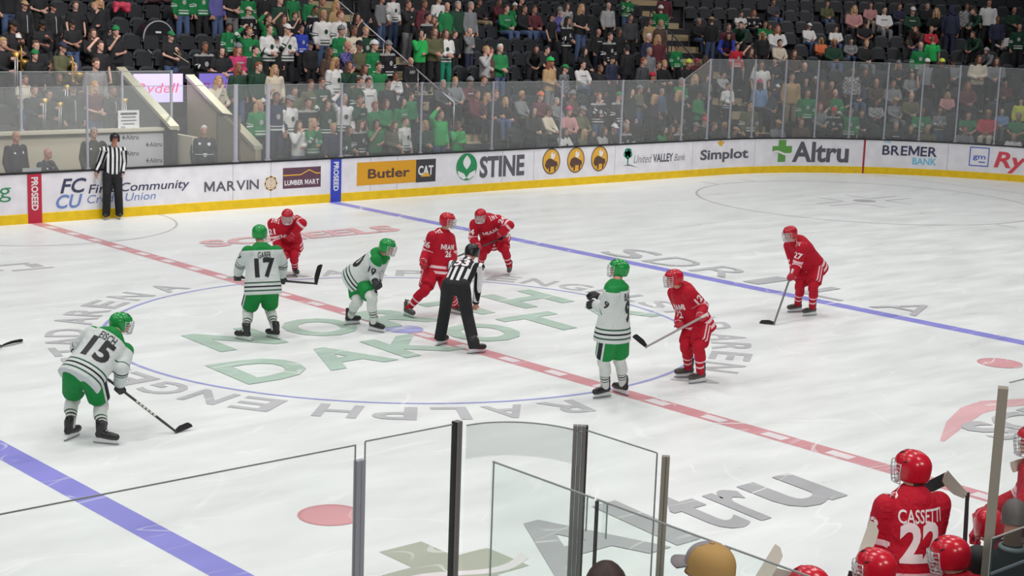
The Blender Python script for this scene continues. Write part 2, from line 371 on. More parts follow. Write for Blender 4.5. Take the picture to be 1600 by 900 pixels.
btext('MARVIN', a, 4.13, .45, 1.48, .235, I_GREY, .015)
for k, (r, w) in enumerate(((.17, .025), (.115, .02), (.06, .02))): mb = MB(); bring(mb, 5.95, .56, r, r, w); mb.build('gold_ring', I_GOLD, a)
mb = MB()
for k in range(8): t = 2*pi*k/8; bpoly(mb, [(5.95+.15*cos(t-.3), .56+.15*sin(t-.3)), (5.95+.2*cos(t), .56+.2*sin(t)), (5.95+.15*cos(t+.3), .56+.15*sin(t+.3))])
mb.build('gold_petals', I_GOLD, a)
a = at_base(ad('board_advertisement', 'plum sign with a gold roofline and white slab capitals'), 6.3)
mb = MB(); bpatch(mb, 6.29, 7.39, .41, .91); mb.build('sign_panel', I_MAROON, a)
mb = MB(); rl = [(6.3, .73), (6.8, .73), (7.05, .84), (7.25, .75), (7.38, .75)]
for (s0, z0), (s1, z1) in zip(rl, rl[1:]): bpoly(mb, [(s0, z0-.014), (s1, z1-.014), (s1, z1+.014), (s0, z0+.014)])
mb.build('roofline', I_GOLD, a); btext('LUMBER MART', a, 6.34, .49, 1.0, .12, I_WHITE, .03)
a = at_base(ad('board_advertisement', 'orange panel with brown lettering and a black square at its right'), 8.5)
mb = MB(); bpatch(mb, 8.48, 10.35, .37, .95); mb.build('orange_panel', I_OCHRE, a); mb = MB(); bpatch(mb, 10.35, 11.0, .36, .95); mb.build('black_panel', I_CHAR, a)
btext('Butler', a, 8.82, .54, 1.33, .24, I_BROWN, .025); btext('CAT', a, 10.42, .55, .5, .24, I_WHITE, .03)
mb = MB(); bpoly(mb, [(10.5, .5), (10.84, .5), (10.67, .63)], .009); mb.build('yellow_triangle', I_GOLD, a)
a = at_base(ad('board_advertisement', 'green round leaf emblem and heavy grey capitals'), 11.7)
mb = MB(); bdisc(mb, 12.05, .69, .36, .36); mb.build('green_disc', I_GRN, a)
mb = MB(); lf = [(12.05+.13*sin(pi*i/10), .62+.38*i/10) for i in range(11)]+[(12.05-.13*sin(pi*i/10), .62+.38*i/10) for i in range(9, 0, -1)]; bpoly(mb, lf, .008)
for sx in (-1, 1): bpoly(mb, [(12.05, .40), (12.05+sx*.1, .52), (12.05+sx*.31, .60), (12.05+sx*.28, .46), (12.05+sx*.1, .36)], .008)
mb.build('white_leaves', I_WHITE, a); btext('STINE', a, 12.5, .40, 1.6, .55, I_GREY, .035)
bis = [(-.24, .0), (-.2, .1), (-.1, .16), (.03, .14), (.14, .08), (.22, .06), (.25, -.02), (.24, -.12), (.2, -.05), (.17, -.22), (.12, -.22), (.12, -.08), (-.02, -.08), (-.03, -.24), (-.08, -.24), (-.1, -.12), (-.16, -.16), (-.2, -.1), (-.25, -.06)]
for s, w_ in ((15.1, 'leftmost of the three, nearest the heavy grey capitals'), (16.04, 'middle one of the three'), (16.97, 'rightmost of the three, nearest the small tree emblem')):
    a = at_base(ad('board_advertisement', 'round gold medallion with a dark bison, '+w_, 'gold bison medallions'), s, .36)
    mb = MB(); bdisc(mb, s, .71, .32, .345); mb.build('gold_disc', I_GOLD, a); mb = MB(); bring(mb, s, .71, .335, .36, .03); mb.build('brown_rim', I_BROWN, a)
    mb = MB(); bpoly(mb, [(s+p*.95, .64+q*.95) for p, q in bis], .008); mb.build('bison_shape', I_BROWN, a)
    mb = MB(); bpoly(mb, [(s-.02, .8), (s-.03, .92), (s+.03, .98), (s+.05, .9), (s+.13, .95), (s+.13, .84), (s+.06, .76)], .009); mb.build('white_wing', I_WHITE, a)
a = at_base(ad('board_advertisement', 'small green tree emblem with thin slanted lettering around bold grey capitals'), 17.9)
mb = MB()
for p, q, r in ((0, 0, .11), (-.09, .03, .09), (.09, .02, .09), (-.04, .11, .1), (.06, .12, .08)): bdisc(mb, 18.12+p, .76+q, r, r, .006, 18)
bpatch(mb, 18.1, 18.15, .46, .7, .006, 1); mb.build('tree_shape', I_TREE, a)
mb = MB(); bpoly(mb, [(17.9, .46), (18.2, .49), (18.6, .38), (18.2, .46)], .007); mb.build('ground_line', I_GREY, a)
btext('United', a, 18.38, .52, .75, .25, I_GREY, -.012, shear=.3); btext('VALLEY', a, 19.18, .52, .86, .24, I_GREY, .025); btext('Bank', a, 20.1, .52, .48, .22, I_GREY, -.012, shear=.3)
a = at_base(ad('board_advertisement', 'rounded grey lettering under a small gold maple leaf'), 21.3)
btext('Simplot', a, 21.25, .5, 2.1, .30, I_GREY, .03)
mb = MB(); bpoly(mb, [(22.1+p*.24, .89+q*.2) for p, q in ((0, 0), (.6, 0), (.55, .25), (1, .55), (.7, .55), (.75, .85), (.4, .6), (.25, 1.1), (.0, .6), (-.3, .85), (-.25, .5), (-.5, .5), (-.1, .25))]); mb.build('gold_leaf', I_GOLD, a)
a = at_base(ad('board_advertisement', 'green cross with a white wave and large grey lettering, in the rink corner'), 24.3)
mb = MB(); bpatch(mb, 24.5, 24.78, .34, 1.03, .005, 3); bpatch(mb, 24.28, 25.0, .62, .84, .0055, 5); mb.build('green_cross', I_LEAF, a)
mb = MB(); vs = []
for i in range(11): t = i/10; s_ = 24.24+.8*t; z_ = .62+.05*sin(t*2*pi); vs += [bw(s_, z_-.035, .008), bw(s_, z_+.035, .008)]
mb.add(vs, [(2*i, 2*i+1, 2*i+3, 2*i+2) for i in range(10)]); mb.build('white_wave', I_WHITE, a)
btext('Altru', a, 25.02, .36, 1.95, .63, I_GREY, .03)
a = at_base(ad('board_advertisement', 'dark capitals over smaller light blue capitals, right of the red goal line'), 28.1)
btext('BREMER', a, 28.05, .62, 1.72, .31, I_NAVY, .02); btext('BANK', a, 29.02, .35, .75, .22, I_CYAN, .02); btext('THE', a, 28.08, 1.0, .22, .055, I_CYAN, .02)
a = at_base(ad('board_advertisement', 'blue rounded square outline with small lower-case letters'), 30.8)
mb = MB()
for q in ((30.76, 31.36, .40, .43), (30.76, 31.36, .97, 1.0), (30.76, 30.79, .4, 1.0), (31.33, 31.36, .4, 1.0)): bpatch(mb, *q, .006, 3)
mb.build('square_outline', I_BLUE, a); btext('gm', a, 30.87, .63, .38, .17, I_BLUE, .01); mb = MB(); bpatch(mb, 31.05, 31.25, .52, .55, .006, 1); mb.build('underline', I_BLUE, a)
a = at_base(ad('board_advertisement', 'red slanted lettering at the right edge of the boards'), 31.6)
btext('Rydell', a, 31.52, .42, 2.2, .5, I_RED, .025, shear=.2)
# glass along the far boards
def glass_mat(name, tint, haze, hazecol=(.8, .82, .82, 1), gloss=.04):
    m = bpy.data.materials.new(name); m.use_nodes = True; nt = m.node_tree; N = nt.nodes.new; L = nt.links.new
    nt.nodes.remove(nt.nodes['Principled BSDF']); out = nt.nodes['Material Output']
    t = N('ShaderNodeBsdfTransparent'); t.inputs[0].default_value = tint
    g = N('ShaderNodeBsdfGlossy'); g.inputs['Roughness'].default_value = gloss
    d = N('ShaderNodeBsdfDiffuse'); d.inputs[0].default_value = hazecol
    fr = N('ShaderNodeFresnel'); fr.inputs[0].default_value = 1.25
    m1 = N('ShaderNodeMixShader'); m1.inputs[0].default_value = haze; L(t.outputs[0], m1.inputs[1]); L(d.outputs[0], m1.inputs[2])
    m2 = N('ShaderNodeMixShader'); ge = N('ShaderNodeNewGeometry'); iv = N('ShaderNodeMath'); iv.operation = 'SUBTRACT'; iv.inputs[0].default_value = 1; L(ge.outputs['Backfacing'], iv.inputs[1]); mu = N('ShaderNodeMath'); mu.operation = 'MULTIPLY'; L(fr.outputs[0], mu.inputs[0]); L(iv.outputs[0], mu.inputs[1]); L(mu.outputs[0], m2.inputs[0]); L(m1.outputs[0], m2.inputs[1]); L(g.outputs[0], m2.inputs[2])
    L(m2.outputs[0], out.inputs[0]); return m
M_GLASS = glass_mat('scuffed_glass', (.97, .98, .975, 1), .085); M_GLASS_N = glass_mat('clear_glass', (.985, .99, .985, 1), .012); M_GLASS_T = glass_mat('tempered_glass', (.945, .975, .962, 1), .02)
M_EDGE = C8('glass_edge', 150, 154, 154, rough=.5)
POSTS = [-3.0, -1.05, 1.24, 5.0, 5.89, 8.02, 10.52, 12.94, 15.45, 17.84, 20.4, 21.55, 22.54, 23.47, 24.64, 25.78, 26.94, 28.07, 29.17, 30.28, 31.46, 32.6, 33.8, 35.0]
SEC = {}
NTH = ['first', 'second', 'third', 'fourth', 'fifth', 'sixth', 'seventh', 'eighth', 'ninth']
def nth(kind, s):
    k = (kind, where_s(s)); SEC[k] = SEC.get(k, 0)+1; return NTH[SEC[k]-1]
def where_s(s):
    if s < -.5: return 'left of the red strip'
    if s < 4: return 'above the slanted two-line lettering'
    if s < 5.95: return 'beside the tunnel'
    if s < 7.9: return 'above the plum sign'
    if s < 10.6: return 'above the orange panel'
    if s < 14: return 'above the leaf emblem'
    if s < 17: return 'above the gold medallions'
    if s < 20: return 'above the small tree emblem'
    if s < 24: return 'above the gold maple leaf'
    if s < 27.4: return 'above the green cross lettering'
    if s < 30: return 'right of the goal line'
    return 'at the right end'
for i, s in enumerate(POSTS):
    top = 2.9 if s < 21 else 3.5
    p, n = path(s, .055); wide = .10 if s in (5.0, 5.89) else .05
    a = empty('stanchion', (p.x, p.y, 1.10), label='%s %s post of the far glass from the left, %s' % (nth('post', s), 'thick pale' if wide > .06 else 'slim grey', where_s(s)), cat='post', group='posts of the far glass')
    a.rotation_euler = (0, 0, atan2(n.y, n.x)-pi/2)
    mb = MB(); mb.box((0, .0, (top-1.1)/2), (wide, .035, top-1.1)); mb.box((0, -.02, (top-1.1)/2), (wide*.55, .02, top-1.1)); o = mb.build('upright', M_ALU, a, world=False)
    mb = MB(); mb.box((0, 0, .02), (wide+.05, .07, .04)); mb.build('foot', M_ALU, a, world=False)
    mb = MB(); mb.box((0, 0, top-1.1+.012), (wide+.02, .05, .024)); mb.build('cap', M_ALU, a, world=False)
for s0, s1 in zip(POSTS, POSTS[1:]):
    if s1 < -8 or s0 > 36: continue
    z1 = 2.9 if s0 < 20.5 else 3.5
    mb = MB(); q = srange(s0+.03, s1-.03); prof = lambda zt: [(.05, 1.105), (.05, zt), (.062, zt), (.062, 1.105)]
    if abs(s0-20.4) < .01:                                    # the pane that steps up to the taller corner glass
        rings = []
        for s in q:
            t = (s-q[0])/(q[-1]-q[0]); rings.append([(path(s, of)[0].x, path(s, of)[0].y, z) for of, z in prof(2.9+.6*t)])
        mb.loft(rings)
    else: strip(mb, s0+.03, s1-.03, prof(z1))
    mid = path((s0+s1)/2, .055)[0]
    a = empty('rink_glass', (mid.x, mid.y, 1.105), label='%s clear rink glass pane, counted from the left, %s' % (nth('pane', (s0+s1)/2), where_s((s0+s1)/2)), cat='glass pane', group='glass panes along the far boards')
    mb.build('pane', M_GLASS, a)
    mb = MB(); rings = []
    for s in srange(s0+.03, s1-.03):
        t = (s-s0)/(s1-s0); zt = 2.9+.6*t if abs(s0-20.4) < .01 else z1
        rings.append([(path(s, of)[0].x, path(s, of)[0].y, z) for of, z in ((.048, zt), (.048, zt+.012), (.064, zt+.012), (.064, zt))])
    mb.loft(rings); mb.build('top_edge', M_EDGE, a)
# ------------------------------------------------------------------ figures
def nz(v): return v.normalized() if v.length > 1e-9 else Vector((0, 0, 1))
def frame(org, fwd, up):
    """columns: right, forward, up"""
    f = nz(fwd); r = nz(f.cross(up)); u = r.cross(f)
    m = Matrix((r, f, u)).transposed().to_4x4(); m.translation = org; return m
def moved(mb, m):
    mb.v = [tuple(m @ Vector(p)) for p in mb.v]; return mb
def merge(a, b):
    a.add(b.v, b.f); return a
def seg_t(p, a, b):
    d = b-a; t = max(0, min(1, (p-a).dot(d)/max(d.length_squared, 1e-9))); return t, (p-a-d*t).length
def head_shapes(mb, M, k=1.):
    """head about the origin of M: x right, y forward, z up"""
    q = MB()
    q.ell((0, -.012, .018), ((.074, 0, 0), (0, .094, 0), (0, 0, .098)))
    q.ell((0, .022, -.052), ((.056, 0, 0), (0, .066, 0), (0, 0, .066)))
    q.capsule((0, .088, .006), (0, .104, -.026), .008, .0135, 10)
    q.capsule((-.03, .076, .022), (.03, .076, .022), .011, .011, 8)
    q.capsule((-.02, .084, -.06), (.02, .084, -.06), .0085, .0085, 8)
    q.ell((0, .068, -.098), ((.026, 0, 0), (0, .022, 0), (0, 0, .018)), 10, 6)
    for s in (-1, 1): q.ell((s*.074, -.008, -.012), ((.011, 0, 0), (0, .02, 0), (0, 0, .032)), 10, 6)
    if k != 1: q.v = [(a*k, b*k, c*k) for a, b, c in q.v]
    return merge(mb, moved(q, M))
def face_bits(M, parent, beard=None):
    mb = MB()
    for s in (-1, 1): mb.ell((s*.03, .078, .004), ((.0125, 0, 0), (0, .009, 0), (0, 0, .0065)), 10, 6)
    moved(mb, M).build('eyes', C8('eye_dark', 40, 34, 32, rough=.3), parent, True)
    mb = MB()
    for s in (-1, 1): mb.capsule((s*.018, .088, .026), (s*.045, .076, .027), .0045, .0035, 6, 2)
    moved(mb, M).build('eyebrows', C8('brow_brown', 70, 52, 40), parent, True)
    mb = MB(); mb.capsule((-.018, .091, -.062), (.018, .091, -.062), .0045, .0045, 6, 2)
    moved(mb, M).build('mouth', C8('lip', 150, 84, 78), parent, True)
def hand_shapes(mb, w, h, n, s, k=1., curl=1.):
    """hand from wrist w along h, palm facing n, thumb on side s; curl 0 open .. 1 gripping"""
    P = lambda a, b, c: w+h*a*k+s*b*k+n*c*k
    for b in (-.026, -.009, .009, .026): mb.capsule(P(.0, b*.7, 0), P(.085, b, .004), .016*k, .0145*k, 8, 3)
    for i, (b, L) in enumerate(((.03, .92), (.0105, 1.), (-.0095, .95), (-.029, .78))):
        a1 = radians(18+52*curl); a2 = a1+radians(14+85*curl); p0 = P(.085, b, .004)
        d1 = h*cos(a1)+n*sin(a1); d2 = h*cos(a2)+n*sin(a2)
        p1 = p0+d1*.042*L*k; p2 = p1+d2*.044*L*k
        mb.capsule(p0, p1, .0105*k, .0098*k, 8, 3); mb.capsule(p1, p2, .0098*k, .0082*k, 8, 3)
    t0 = P(.022, .03, .006); t1 = P(.055, .052, .026); t2 = t1+(h*.7+n*(.3+.5*curl)-s*.35*curl)*.036*k
    mb.capsule(t0, t1, .0145*k, .012*k, 8, 3); mb.capsule(t1, t2, .0115*k, .009*k, 8, 3)
    return mb
def hand_frame(w, e, axis=None, palm=None):
    """forearm e->w; axis = stick direction the fingers close around"""
    d = nz(w-e)
    if axis is not None:
        s = nz(axis); h = nz(d-s*d.dot(s)); n = s.cross(h)
        return h, n, s
    n = nz(palm-d*palm.dot(d)); return d, n, d.cross(n)
class Fig:
    def __init__(f, j, look=None, headup=None):
        f.j = {k: Vector(v) for k, v in j.items()}; g = f.j
        f.F = nz(g['F']); f.ud = nz(g['nk']-g['pel'])
        f.hl = nz(g['hL']-g['hR']); f.sl = nz(g['sL']-g['sR'])
        lk = nz(Vector(look)) if look else f.F
        f.look = lk; f.HM = frame(g['hd'], lk, headup if headup else Vector((0, 0, 1)))
    def body(f, hands=None, voxel=.012, slim=1., legs=True, hk=1.):
        g = f.j; mb = MB(); head_shapes(mb, f.HM, hk)
        base = f.HM @ Vector((0, -.02, -.05)); mb.capsule(g['nk']-f.ud*.03, base, .062, .056)
        F = nz(f.sl.cross(f.ud))
        mb.capsule(g['pel'], g['pel']+f.ud*.25, .125*slim, .12*slim); mb.capsule(g['pel']+f.ud*.2, g['nk']-f.ud*.1, .125*slim, .1*slim)
        for S in 'LR':
            mb.capsule(g['nk']-f.ud*.075, g['s'+S]-f.ud*.02, .045, .044); mb.capsule(g['s'+S], g['e'+S], .05*slim, .04*slim); mb.capsule(g['e'+S], g['w'+S], .042*slim, .028)
            mb.capsule(g['pel'], g['h'+S], .1*slim, .095*slim); mb.capsule(g['h'+S], g['k'+S], .085*slim, .055*slim); mb.capsule(g['k'+S], g['a'+S]+(g['k'+S]-g['a'+S])*.12, .055*slim, .034)
            mb.capsule(g['a'+S], g['a'+S]+(g['t'+S]-g['a'+S])*.3, .026, .022)
            if hands and S in hands: 
                h, n, s = hands[S]; hand_shapes(mb, g['w'+S], h, n, s, 1., hands.get('curl', .6))
        return remesh(mb, voxel, 2)
    def torso_rings(f, spec, n=26, bulge=0.):
        g = f.j; rings = []; L = (g['nk']-g['pel']).length
        for t, w, d in spec:
            c = g['pel']+f.ud*t*L; k = max(0, min(1, t)); x = nz(f.hl*(1-k)+f.sl*k); x = nz(x-f.ud*x.dot(f.ud)); y = f.ud.cross(x)
            rings.append([c+x*w*cos(2*pi*i/n)*(1 if abs(cos(2*pi*i/n)) < 2 else 1)+y*d*sin(2*pi*i/n) for i in range(n)])
        return rings
    def top(f, spec, r_sh, r_el, r_wr, t_end=.93, voxel=.014, short=False, smooth=4):
        g = f.j; mb = MB(); mb.loft(f.torso_rings(spec))
        ends = {}
        for S in 'LR':
            s_, e_, w_ = g['s'+S]-f.ud*.018, g['e'+S], g['w'+S]
            mb.capsule(g['nk']-f.ud*.06+(s_-g['nk'])*.35, s_-f.ud*.01, r_sh*.85, r_sh)
            if short:
                m = s_+(e_-s_)*.75; mb.capsule(s_, s_+(e_-s_)*.2, r_sh, r_sh*.95); mb.tube([s_, m], [r_sh*.98, r_el*1.12], 14); ends[S] = m
            else:
                mb.capsule(s_, e_, r_sh, r_el); m = e_+(w_-e_)*t_end; mb.capsule(e_, e_+(w_-e_)*.2, r_el, r_el*.98); mb.tube([e_, e_+(w_-e_)*.5, m], [r_el, (r_el+r_wr)/2, r_wr], 14); ends[S] = m
        me = remesh(mb, voxel, smooth)
        band = me.attributes.new('band', 'FLOAT', 'POINT'); yoke = me.attributes.new('yoke', 'FLOAT', 'POINT'); lat = me.attributes.new('lat', 'FLOAT', 'POINT')
        L = (g['nk']-g['pel']).length; hem = g['pel']+f.ud*spec[0][0]*L; tl = (g['nk']-hem).length
        b = []; yk = []; la = []
        for v in me.vertices:
            p = v.co; tt, dt = seg_t(p, hem, g['nk']); best = None
            for S, sg in (('L', 1), ('R', -1)):
                t1, d1 = seg_t(p, g['s'+S], g['e'+S]); t2, d2 = seg_t(p, g['e'+S], ends[S] if not short else g['e'+S]+Vector((0, 0, 1e-4)))
                L1 = (g['e'+S]-g['s'+S]).length; L2 = (ends[S]-g['e'+S]).length if not short else 0
                if d1 <= d2: c = (d1, L2+L1*(1-t1), S, t1)
                else: c = (d2, L2*(1-t2), S, 1)
                if best is None or c[0] < best[0]: best = c
            arm = best[0] < dt*.62 and not (best[3] == 0)
            out = abs((p-g['nk']).dot(f.sl))
            if arm and out > .13:
                b.append(10+best[1]); S = best[2]; a = g['e'+S]-g['s'+S]; side = nz(f.sl*1.0+f.F*.6); side = nz(side-nz(a)*side.dot(nz(a))); la.append((p-g['s'+S]).dot(side)+.02)
            else: b.append((p-hem).dot(f.ud)); la.append((p-g['nk']).dot(f.sl))
            yk.append((p-g['nk']).dot(f.ud)+ .12*out*0)
        band.data.foreach_set('value', b); yoke.data.foreach_set('value', yk); lat.data.foreach_set('value', la)
        return me
    def pants(f, waist=.16, rh=.146, rk=.13, t_end=.84, voxel=.016, hipw=.215, hipd=.16, full=False, ra=.075):
        g = f.j; mb = MB()
        mb.loft(f.torso_rings([(-.24, hipw*.80, hipd*.85), (-.1, hipw, hipd), (.1, hipw*.97, hipd*.97), (waist/.54, hipw*.9, hipd*.92)]))
        for S in 'LR':
            h, k, a = g['h'+S], g['k'+S], g['a'+S]; mb.capsule(h, h+(k-h)*.3, rh, rh*.98)
            if full:
                mb.capsule(h, k, rh, rk); mb.tube([k, k+(a-k)*.5, a+(a-k)*.12], [rk, (rk+ra)/2, ra], 14); mb.capsule(k, k+(a-k)*.15, rk, rk)
            else: mb.tube([h, h+(k-h)*t_end], [rh, rk], 18)
        me = remesh(mb, voxel, 3)
        at = me.attributes.new('stripe', 'FLOAT', 'POINT'); vals = []
        for v in me.vertices:
            p = v.co; bst = None
            for S, sg in (('L', 1), ('R', -1)):
                t, d = seg_t(p, g['h'+S], g['k'+S])
                if bst is None or d < bst[0]: bst = (d, S, sg, t)
            d, S, sg, t = bst; ax = nz(g['k'+S]-g['h'+S]); o = f.hl*sg; o = nz(o-ax*o.dot(ax)); fw = ax.cross(o)*sg
            q = p-g['h'+S]-(g['k'+S]-g['h'+S])*t
            vals.append(q.dot(fw) if q.dot(o) > .03 else 9)
        at.data.foreach_set('value', vals); return me
    def sock(f, S, voxel=.012):
        g = f.j; h, k, a = g['h'+S], g['k'+S], g['a'+S]; mb = MB()
        mb.capsule(h+(k-h)*.62, k, .096, .088); fw = nz(f.F-(a-k).normalized()*f.F.dot((a-k).normalized()))
        mb.capsule(k+fw*.01, k+(a-k)*.12+fw*.012, .083, .08); mb.capsule(k+(a-k)*.2-fw*.008, k+(a-k)*.42-fw*.012, .08, .08); mb.capsule(k+(a-k)*.42, k+(a-k)*.86, .07, .054)
        mb.tube([k+(a-k)*.3, a], [.068, .056], 14)
        me = remesh(mb, voxel, 3); at = me.attributes.new('band', 'FLOAT', 'POINT'); L = (k-a).length
        d = nz(k-a); at.data.foreach_set('value', [(v.co-a).dot(d) for v in me.vertices]); return me
SKATE = {}
def skate_meshes():
    if SKATE: return SKATE
    mb = MB(); mb.capsule((0, -.045, .095), (0, .02, .09), .044, .043); mb.capsule((0, 0, .09), (0, .125, .082), .046, .046); mb.capsule((0, .12, .08), (0, .165, .078), .046, .041)
    mb.capsule((0, -.03, .1), (0, -.028, .2), .045, .05); mb.capsule((0, -.02, .12), (0, -.005, .215), .047, .052); mb.tube([(0, -.06, .17), (0, -.066, .265)], [.026, .02], 8, flat=.5)
    mb.v = [(x, y, z+.016) for x, y, z in mb.v]; SKATE['boot'] = remesh(mb, .009, 3)
    mb = MB(); mb.loft([[(sx*w, y, z) for sx, y in ((-1, y0), (-1, y1), (1, y1), (1, y0))] for z, w, y0, y1 in ((.022, .006, -.105, .185), (.032, .007, -.1, .18), (.045, .012, -.085, .165), (.076, .032, -.085, .17))])
    SKATE['holder'] = mb.mesh('holder')
    mb = MB(); pr = [(-.118, .012), (-.105, .002), (-.06, 0), (.14, 0), (.185, .003), (.2, .014), (.2, .024), (-.118, .024)]; mb.prism(pr, -.002, .002, lambda u, v, w: Vector((w, u, v)))
    SKATE['blade'] = mb.mesh('blade')
    mb = MB(); 
    for i in range(6): t = i/5; y = .105-.1*t; z = .125+.075*t*t+.02*t; mb.capsule((-.024, y, z+.012), (.024, y, z+.012), .0045, .0045, 6, 2)
    mb.capsule((0, .02, .185), (0, .04, .245), .03, .026, 10)
    SKATE['laces'] = mb.mesh('laces'); return SKATE
def add_skate(f, S, root, boot, sole, laces, zfloor=0., pitch=0.):
    g = f.j; a, t = g['a'+S], g['t'+S]; d = Vector((t.x-a.x, t.y-a.y, 0)); d = nz(d); m = frame(Vector((a.x, a.y, zfloor)), d, Vector((0, 0, 1)))
    sk = skate_meshes(); o = link_mesh('skate', xmesh(sk['boot'], m), boot, root)
    link_mesh('blade_holder', xmesh(sk['holder'], m), sole, o, False); link_mesh('blade', xmesh(sk['blade'], m), C8('steel', 150, 152, 158, rough=.25, metal=.8), o, False); link_mesh('laces', xmesh(sk['laces'], m), laces, o)
def xmesh(me, m):
    c = me.copy(); c.materials.clear(); c.transform(m); return c
HELM = {}
def helmet_meshes():
    if HELM: return HELM
    nu, nv = 40, 14; vo = []; vi = []
    for i in range(nu):
        a = 2*pi*i/nu                                   # 0 = front
        fr = cos(a)
        low = .036 if fr > .62 else (-.1 if fr < -.3 else -.118 if fr < .35 else -.03)
        for j in range(nv+1):
            t = j/nv; zmin = low-.02; ph = math.asin(max(-.97, min(1, zmin/.125))); ang = ph+(pi/2-ph)*t
            k = 1+.028*max(0, cos(a*2))**6*(sin(ang*1.0))*.8+.018*max(0, cos(6*a))*cos(ang)**2
            if ang < 0: rad = .86+.14*cos(ang)
            else: rad = cos(ang)
            vo.append((.113*sin(a)*rad*k, .142*cos(a)*rad*k-.012, .108*sin(ang)*k+.024)); vi.append((.1*sin(a)*rad, .128*cos(a)*rad-.012, .098*sin(ang)+.024))
    mb = MB(); N = nv+1; fs = []
    for i in range(nu):
        for j in range(nv):
            a, b = i*N+j, ((i+1) % nu)*N+j; fs.append((a, b, b+1, a+1))
    n = len(vo); fs2 = [tuple(x+n for x in reversed(q)) for q in fs]; rim = [(i*N, i*N+n, ((i+1) % nu)*N+n, ((i+1) % nu)*N) for i in range(nu)]
    mb.add(vo+vi, fs+fs2+rim); HELM['shell'] = mb.mesh('shell')
    for i, (x, y, z, l) in enumerate(((.04, .062, .112, .024), (-.04, .062, .112, .024), (.045, -.03, .118, .028), (-.045, -.03, .118, .028), (.102, .01, .062, .022), (-.102, .01, .062, .022))):
        mb = MB(); mb.ell((x, y, z-.004), ((.006, 0, 0), (0, l, -l*.3 if y > 0 else l*.2), (0, 0, .008)), 10, 6); HELM['vent%d' % i] = mb.mesh('vent')
    mb = MB(); E = lambda az, z: Vector((.108*sin(az)*(1-.2*max(0, -z-.03)/.09), .138*cos(az)*(1-.12*max(0, -z-.03)/.09)+.014, z))
    for z in (.03, -.0, -.03, -.06, -.09, -.115): mb.tube([E(radians(x), z) for x in range(-80, 81, 10)], .003, 5)
    for x in (-80, -56, -38, -19, 0, 19, 38, 56, 80): mb.tube([E(radians(x), z) for z in (.035, .0, -.03, -.06, -.09, -.115)], .003 if abs(x) < 80 else .0045, 5)
    mb.tube([E(radians(x), -.115) for x in range(-80, 81, 10)], .005, 6)
    HELM['cage'] = mb.mesh('cage')
    mb = MB()
    for s in (-1, 1): mb.tube([(s*.096, .02, -.04), (s*.085, .06, -.09), (s*.03, .1, -.122)], .006, 6, flat=.4)
    mb.ell((0, .095, -.115), ((.034, 0, 0), (0, .02, 0), (0, 0, .017)), 12, 6); HELM['strap'] = mb.mesh('strap')
    for me in HELM.values(): me.transform(Matrix.Diagonal((.95, .94, .98, 1)))
    return HELM
def add_helmet(f, root, shell, cage=True, cagemat=None, M=None):
    h = helmet_meshes(); M = M or f.HM
    o = link_mesh('helmet', xmesh(h['shell'], M), shell, root); [link_mesh('vent', xmesh(h['vent%d' % i], M), C8('vent_dark', 22, 22, 24), o) for i in range(6)]
    if cage:
        link_mesh('face_cage', xmesh(h['cage'], M), cagemat or C8('cage_wire', 205, 208, 212, rough=.3, metal=.3), o); link_mesh('chin_strap', xmesh(h['strap'], M), M_WHITE, o)
    return o
def attr_mat(name, base, rules, rough=.75, noise=True):
    """cloth whose colour follows named surface attributes: rules = [(attribute, low, high, colour)]"""
    if name in MATS: return MATS[name]
    m = mat(name, base, rough=rough, spec=.25); nt = m.node_tree; N = nt.nodes.new; L = nt.links.new; b = nt.nodes['Principled BSDF']; cur = None; at = {}
    for a, lo, hi, col in rules:
        if a not in at: at[a] = N('ShaderNodeAttribute'); at[a].attribute_name = a
        src = at[a].outputs['Fac']
        if a == 'lat':
            w = N('ShaderNodeMath'); w.operation = 'PINGPONG'; w.inputs[1].default_value = .047; L(src, w.inputs[0]); src = w.outputs[0]
        g = N('ShaderNodeMath'); g.operation = 'GREATER_THAN'; g.inputs[1].default_value = lo; L(src, g.inputs[0])
        l = N('ShaderNodeMath'); l.operation = 'LESS_THAN'; l.inputs[1].default_value = hi; L(src, l.inputs[0])
        q = N('ShaderNodeMath'); q.operation = 'MULTIPLY'; L(g.outputs[0], q.inputs[0]); L(l.outputs[0], q.inputs[1])
        x = N('ShaderNodeMixRGB'); x.inputs['Color2'].default_value = col
        if cur is None: x.inputs['Color1'].default_value = base
        else: L(cur, x.inputs['Color1'])
        L(q.outputs[0], x.inputs['Fac']); cur = x.outputs[0]
    L(cur, b.inputs['Base Color'])
    # soft cloth folds
    tc = N('ShaderNodeTexCoord'); n = N('ShaderNodeTexNoise'); n.inputs['Scale'].default_value = 9; n.inputs['Detail'].default_value = 3; n.inputs['Distortion'].default_value = 1.2
    bp = N('ShaderNodeBump'); bp.inputs['Strength'].default_value = .55; bp.inputs['Distance'].default_value = .05
    L(tc.outputs['Object'], n.inputs['Vector']); L(n.outputs[0], bp.inputs['Height']); L(bp.outputs[0], b.inputs['Normal'])
    return m
def decal(s, bvh, org, u, v, h, m, parent, bold=.03, name='lettering', w=None, lift=.004):
    """letters laid on a cloth surface"""
    u = nz(u); v = nz(v-u*v.dot(u)); n = u.cross(v); org = Vector(org)
    vs, fs = text_polys(s, bold, .045/h if h > .05 else 1.2); x1 = max(a for a, b in vs); sx = (w/x1) if w else h
    out = []
    for a, b in vs:
        p = org+u*(a-x1/2)*sx+v*(b-.5)*h; hit = bvh.ray_cast(p+n*.35, -n, .7)
        out.append(hit[0]+n*lift if hit[0] else p)
    me = bpy.data.meshes.new(name); me.from_pydata(out, [], fs); me.update(); return link_mesh(name, me, m, parent, False)
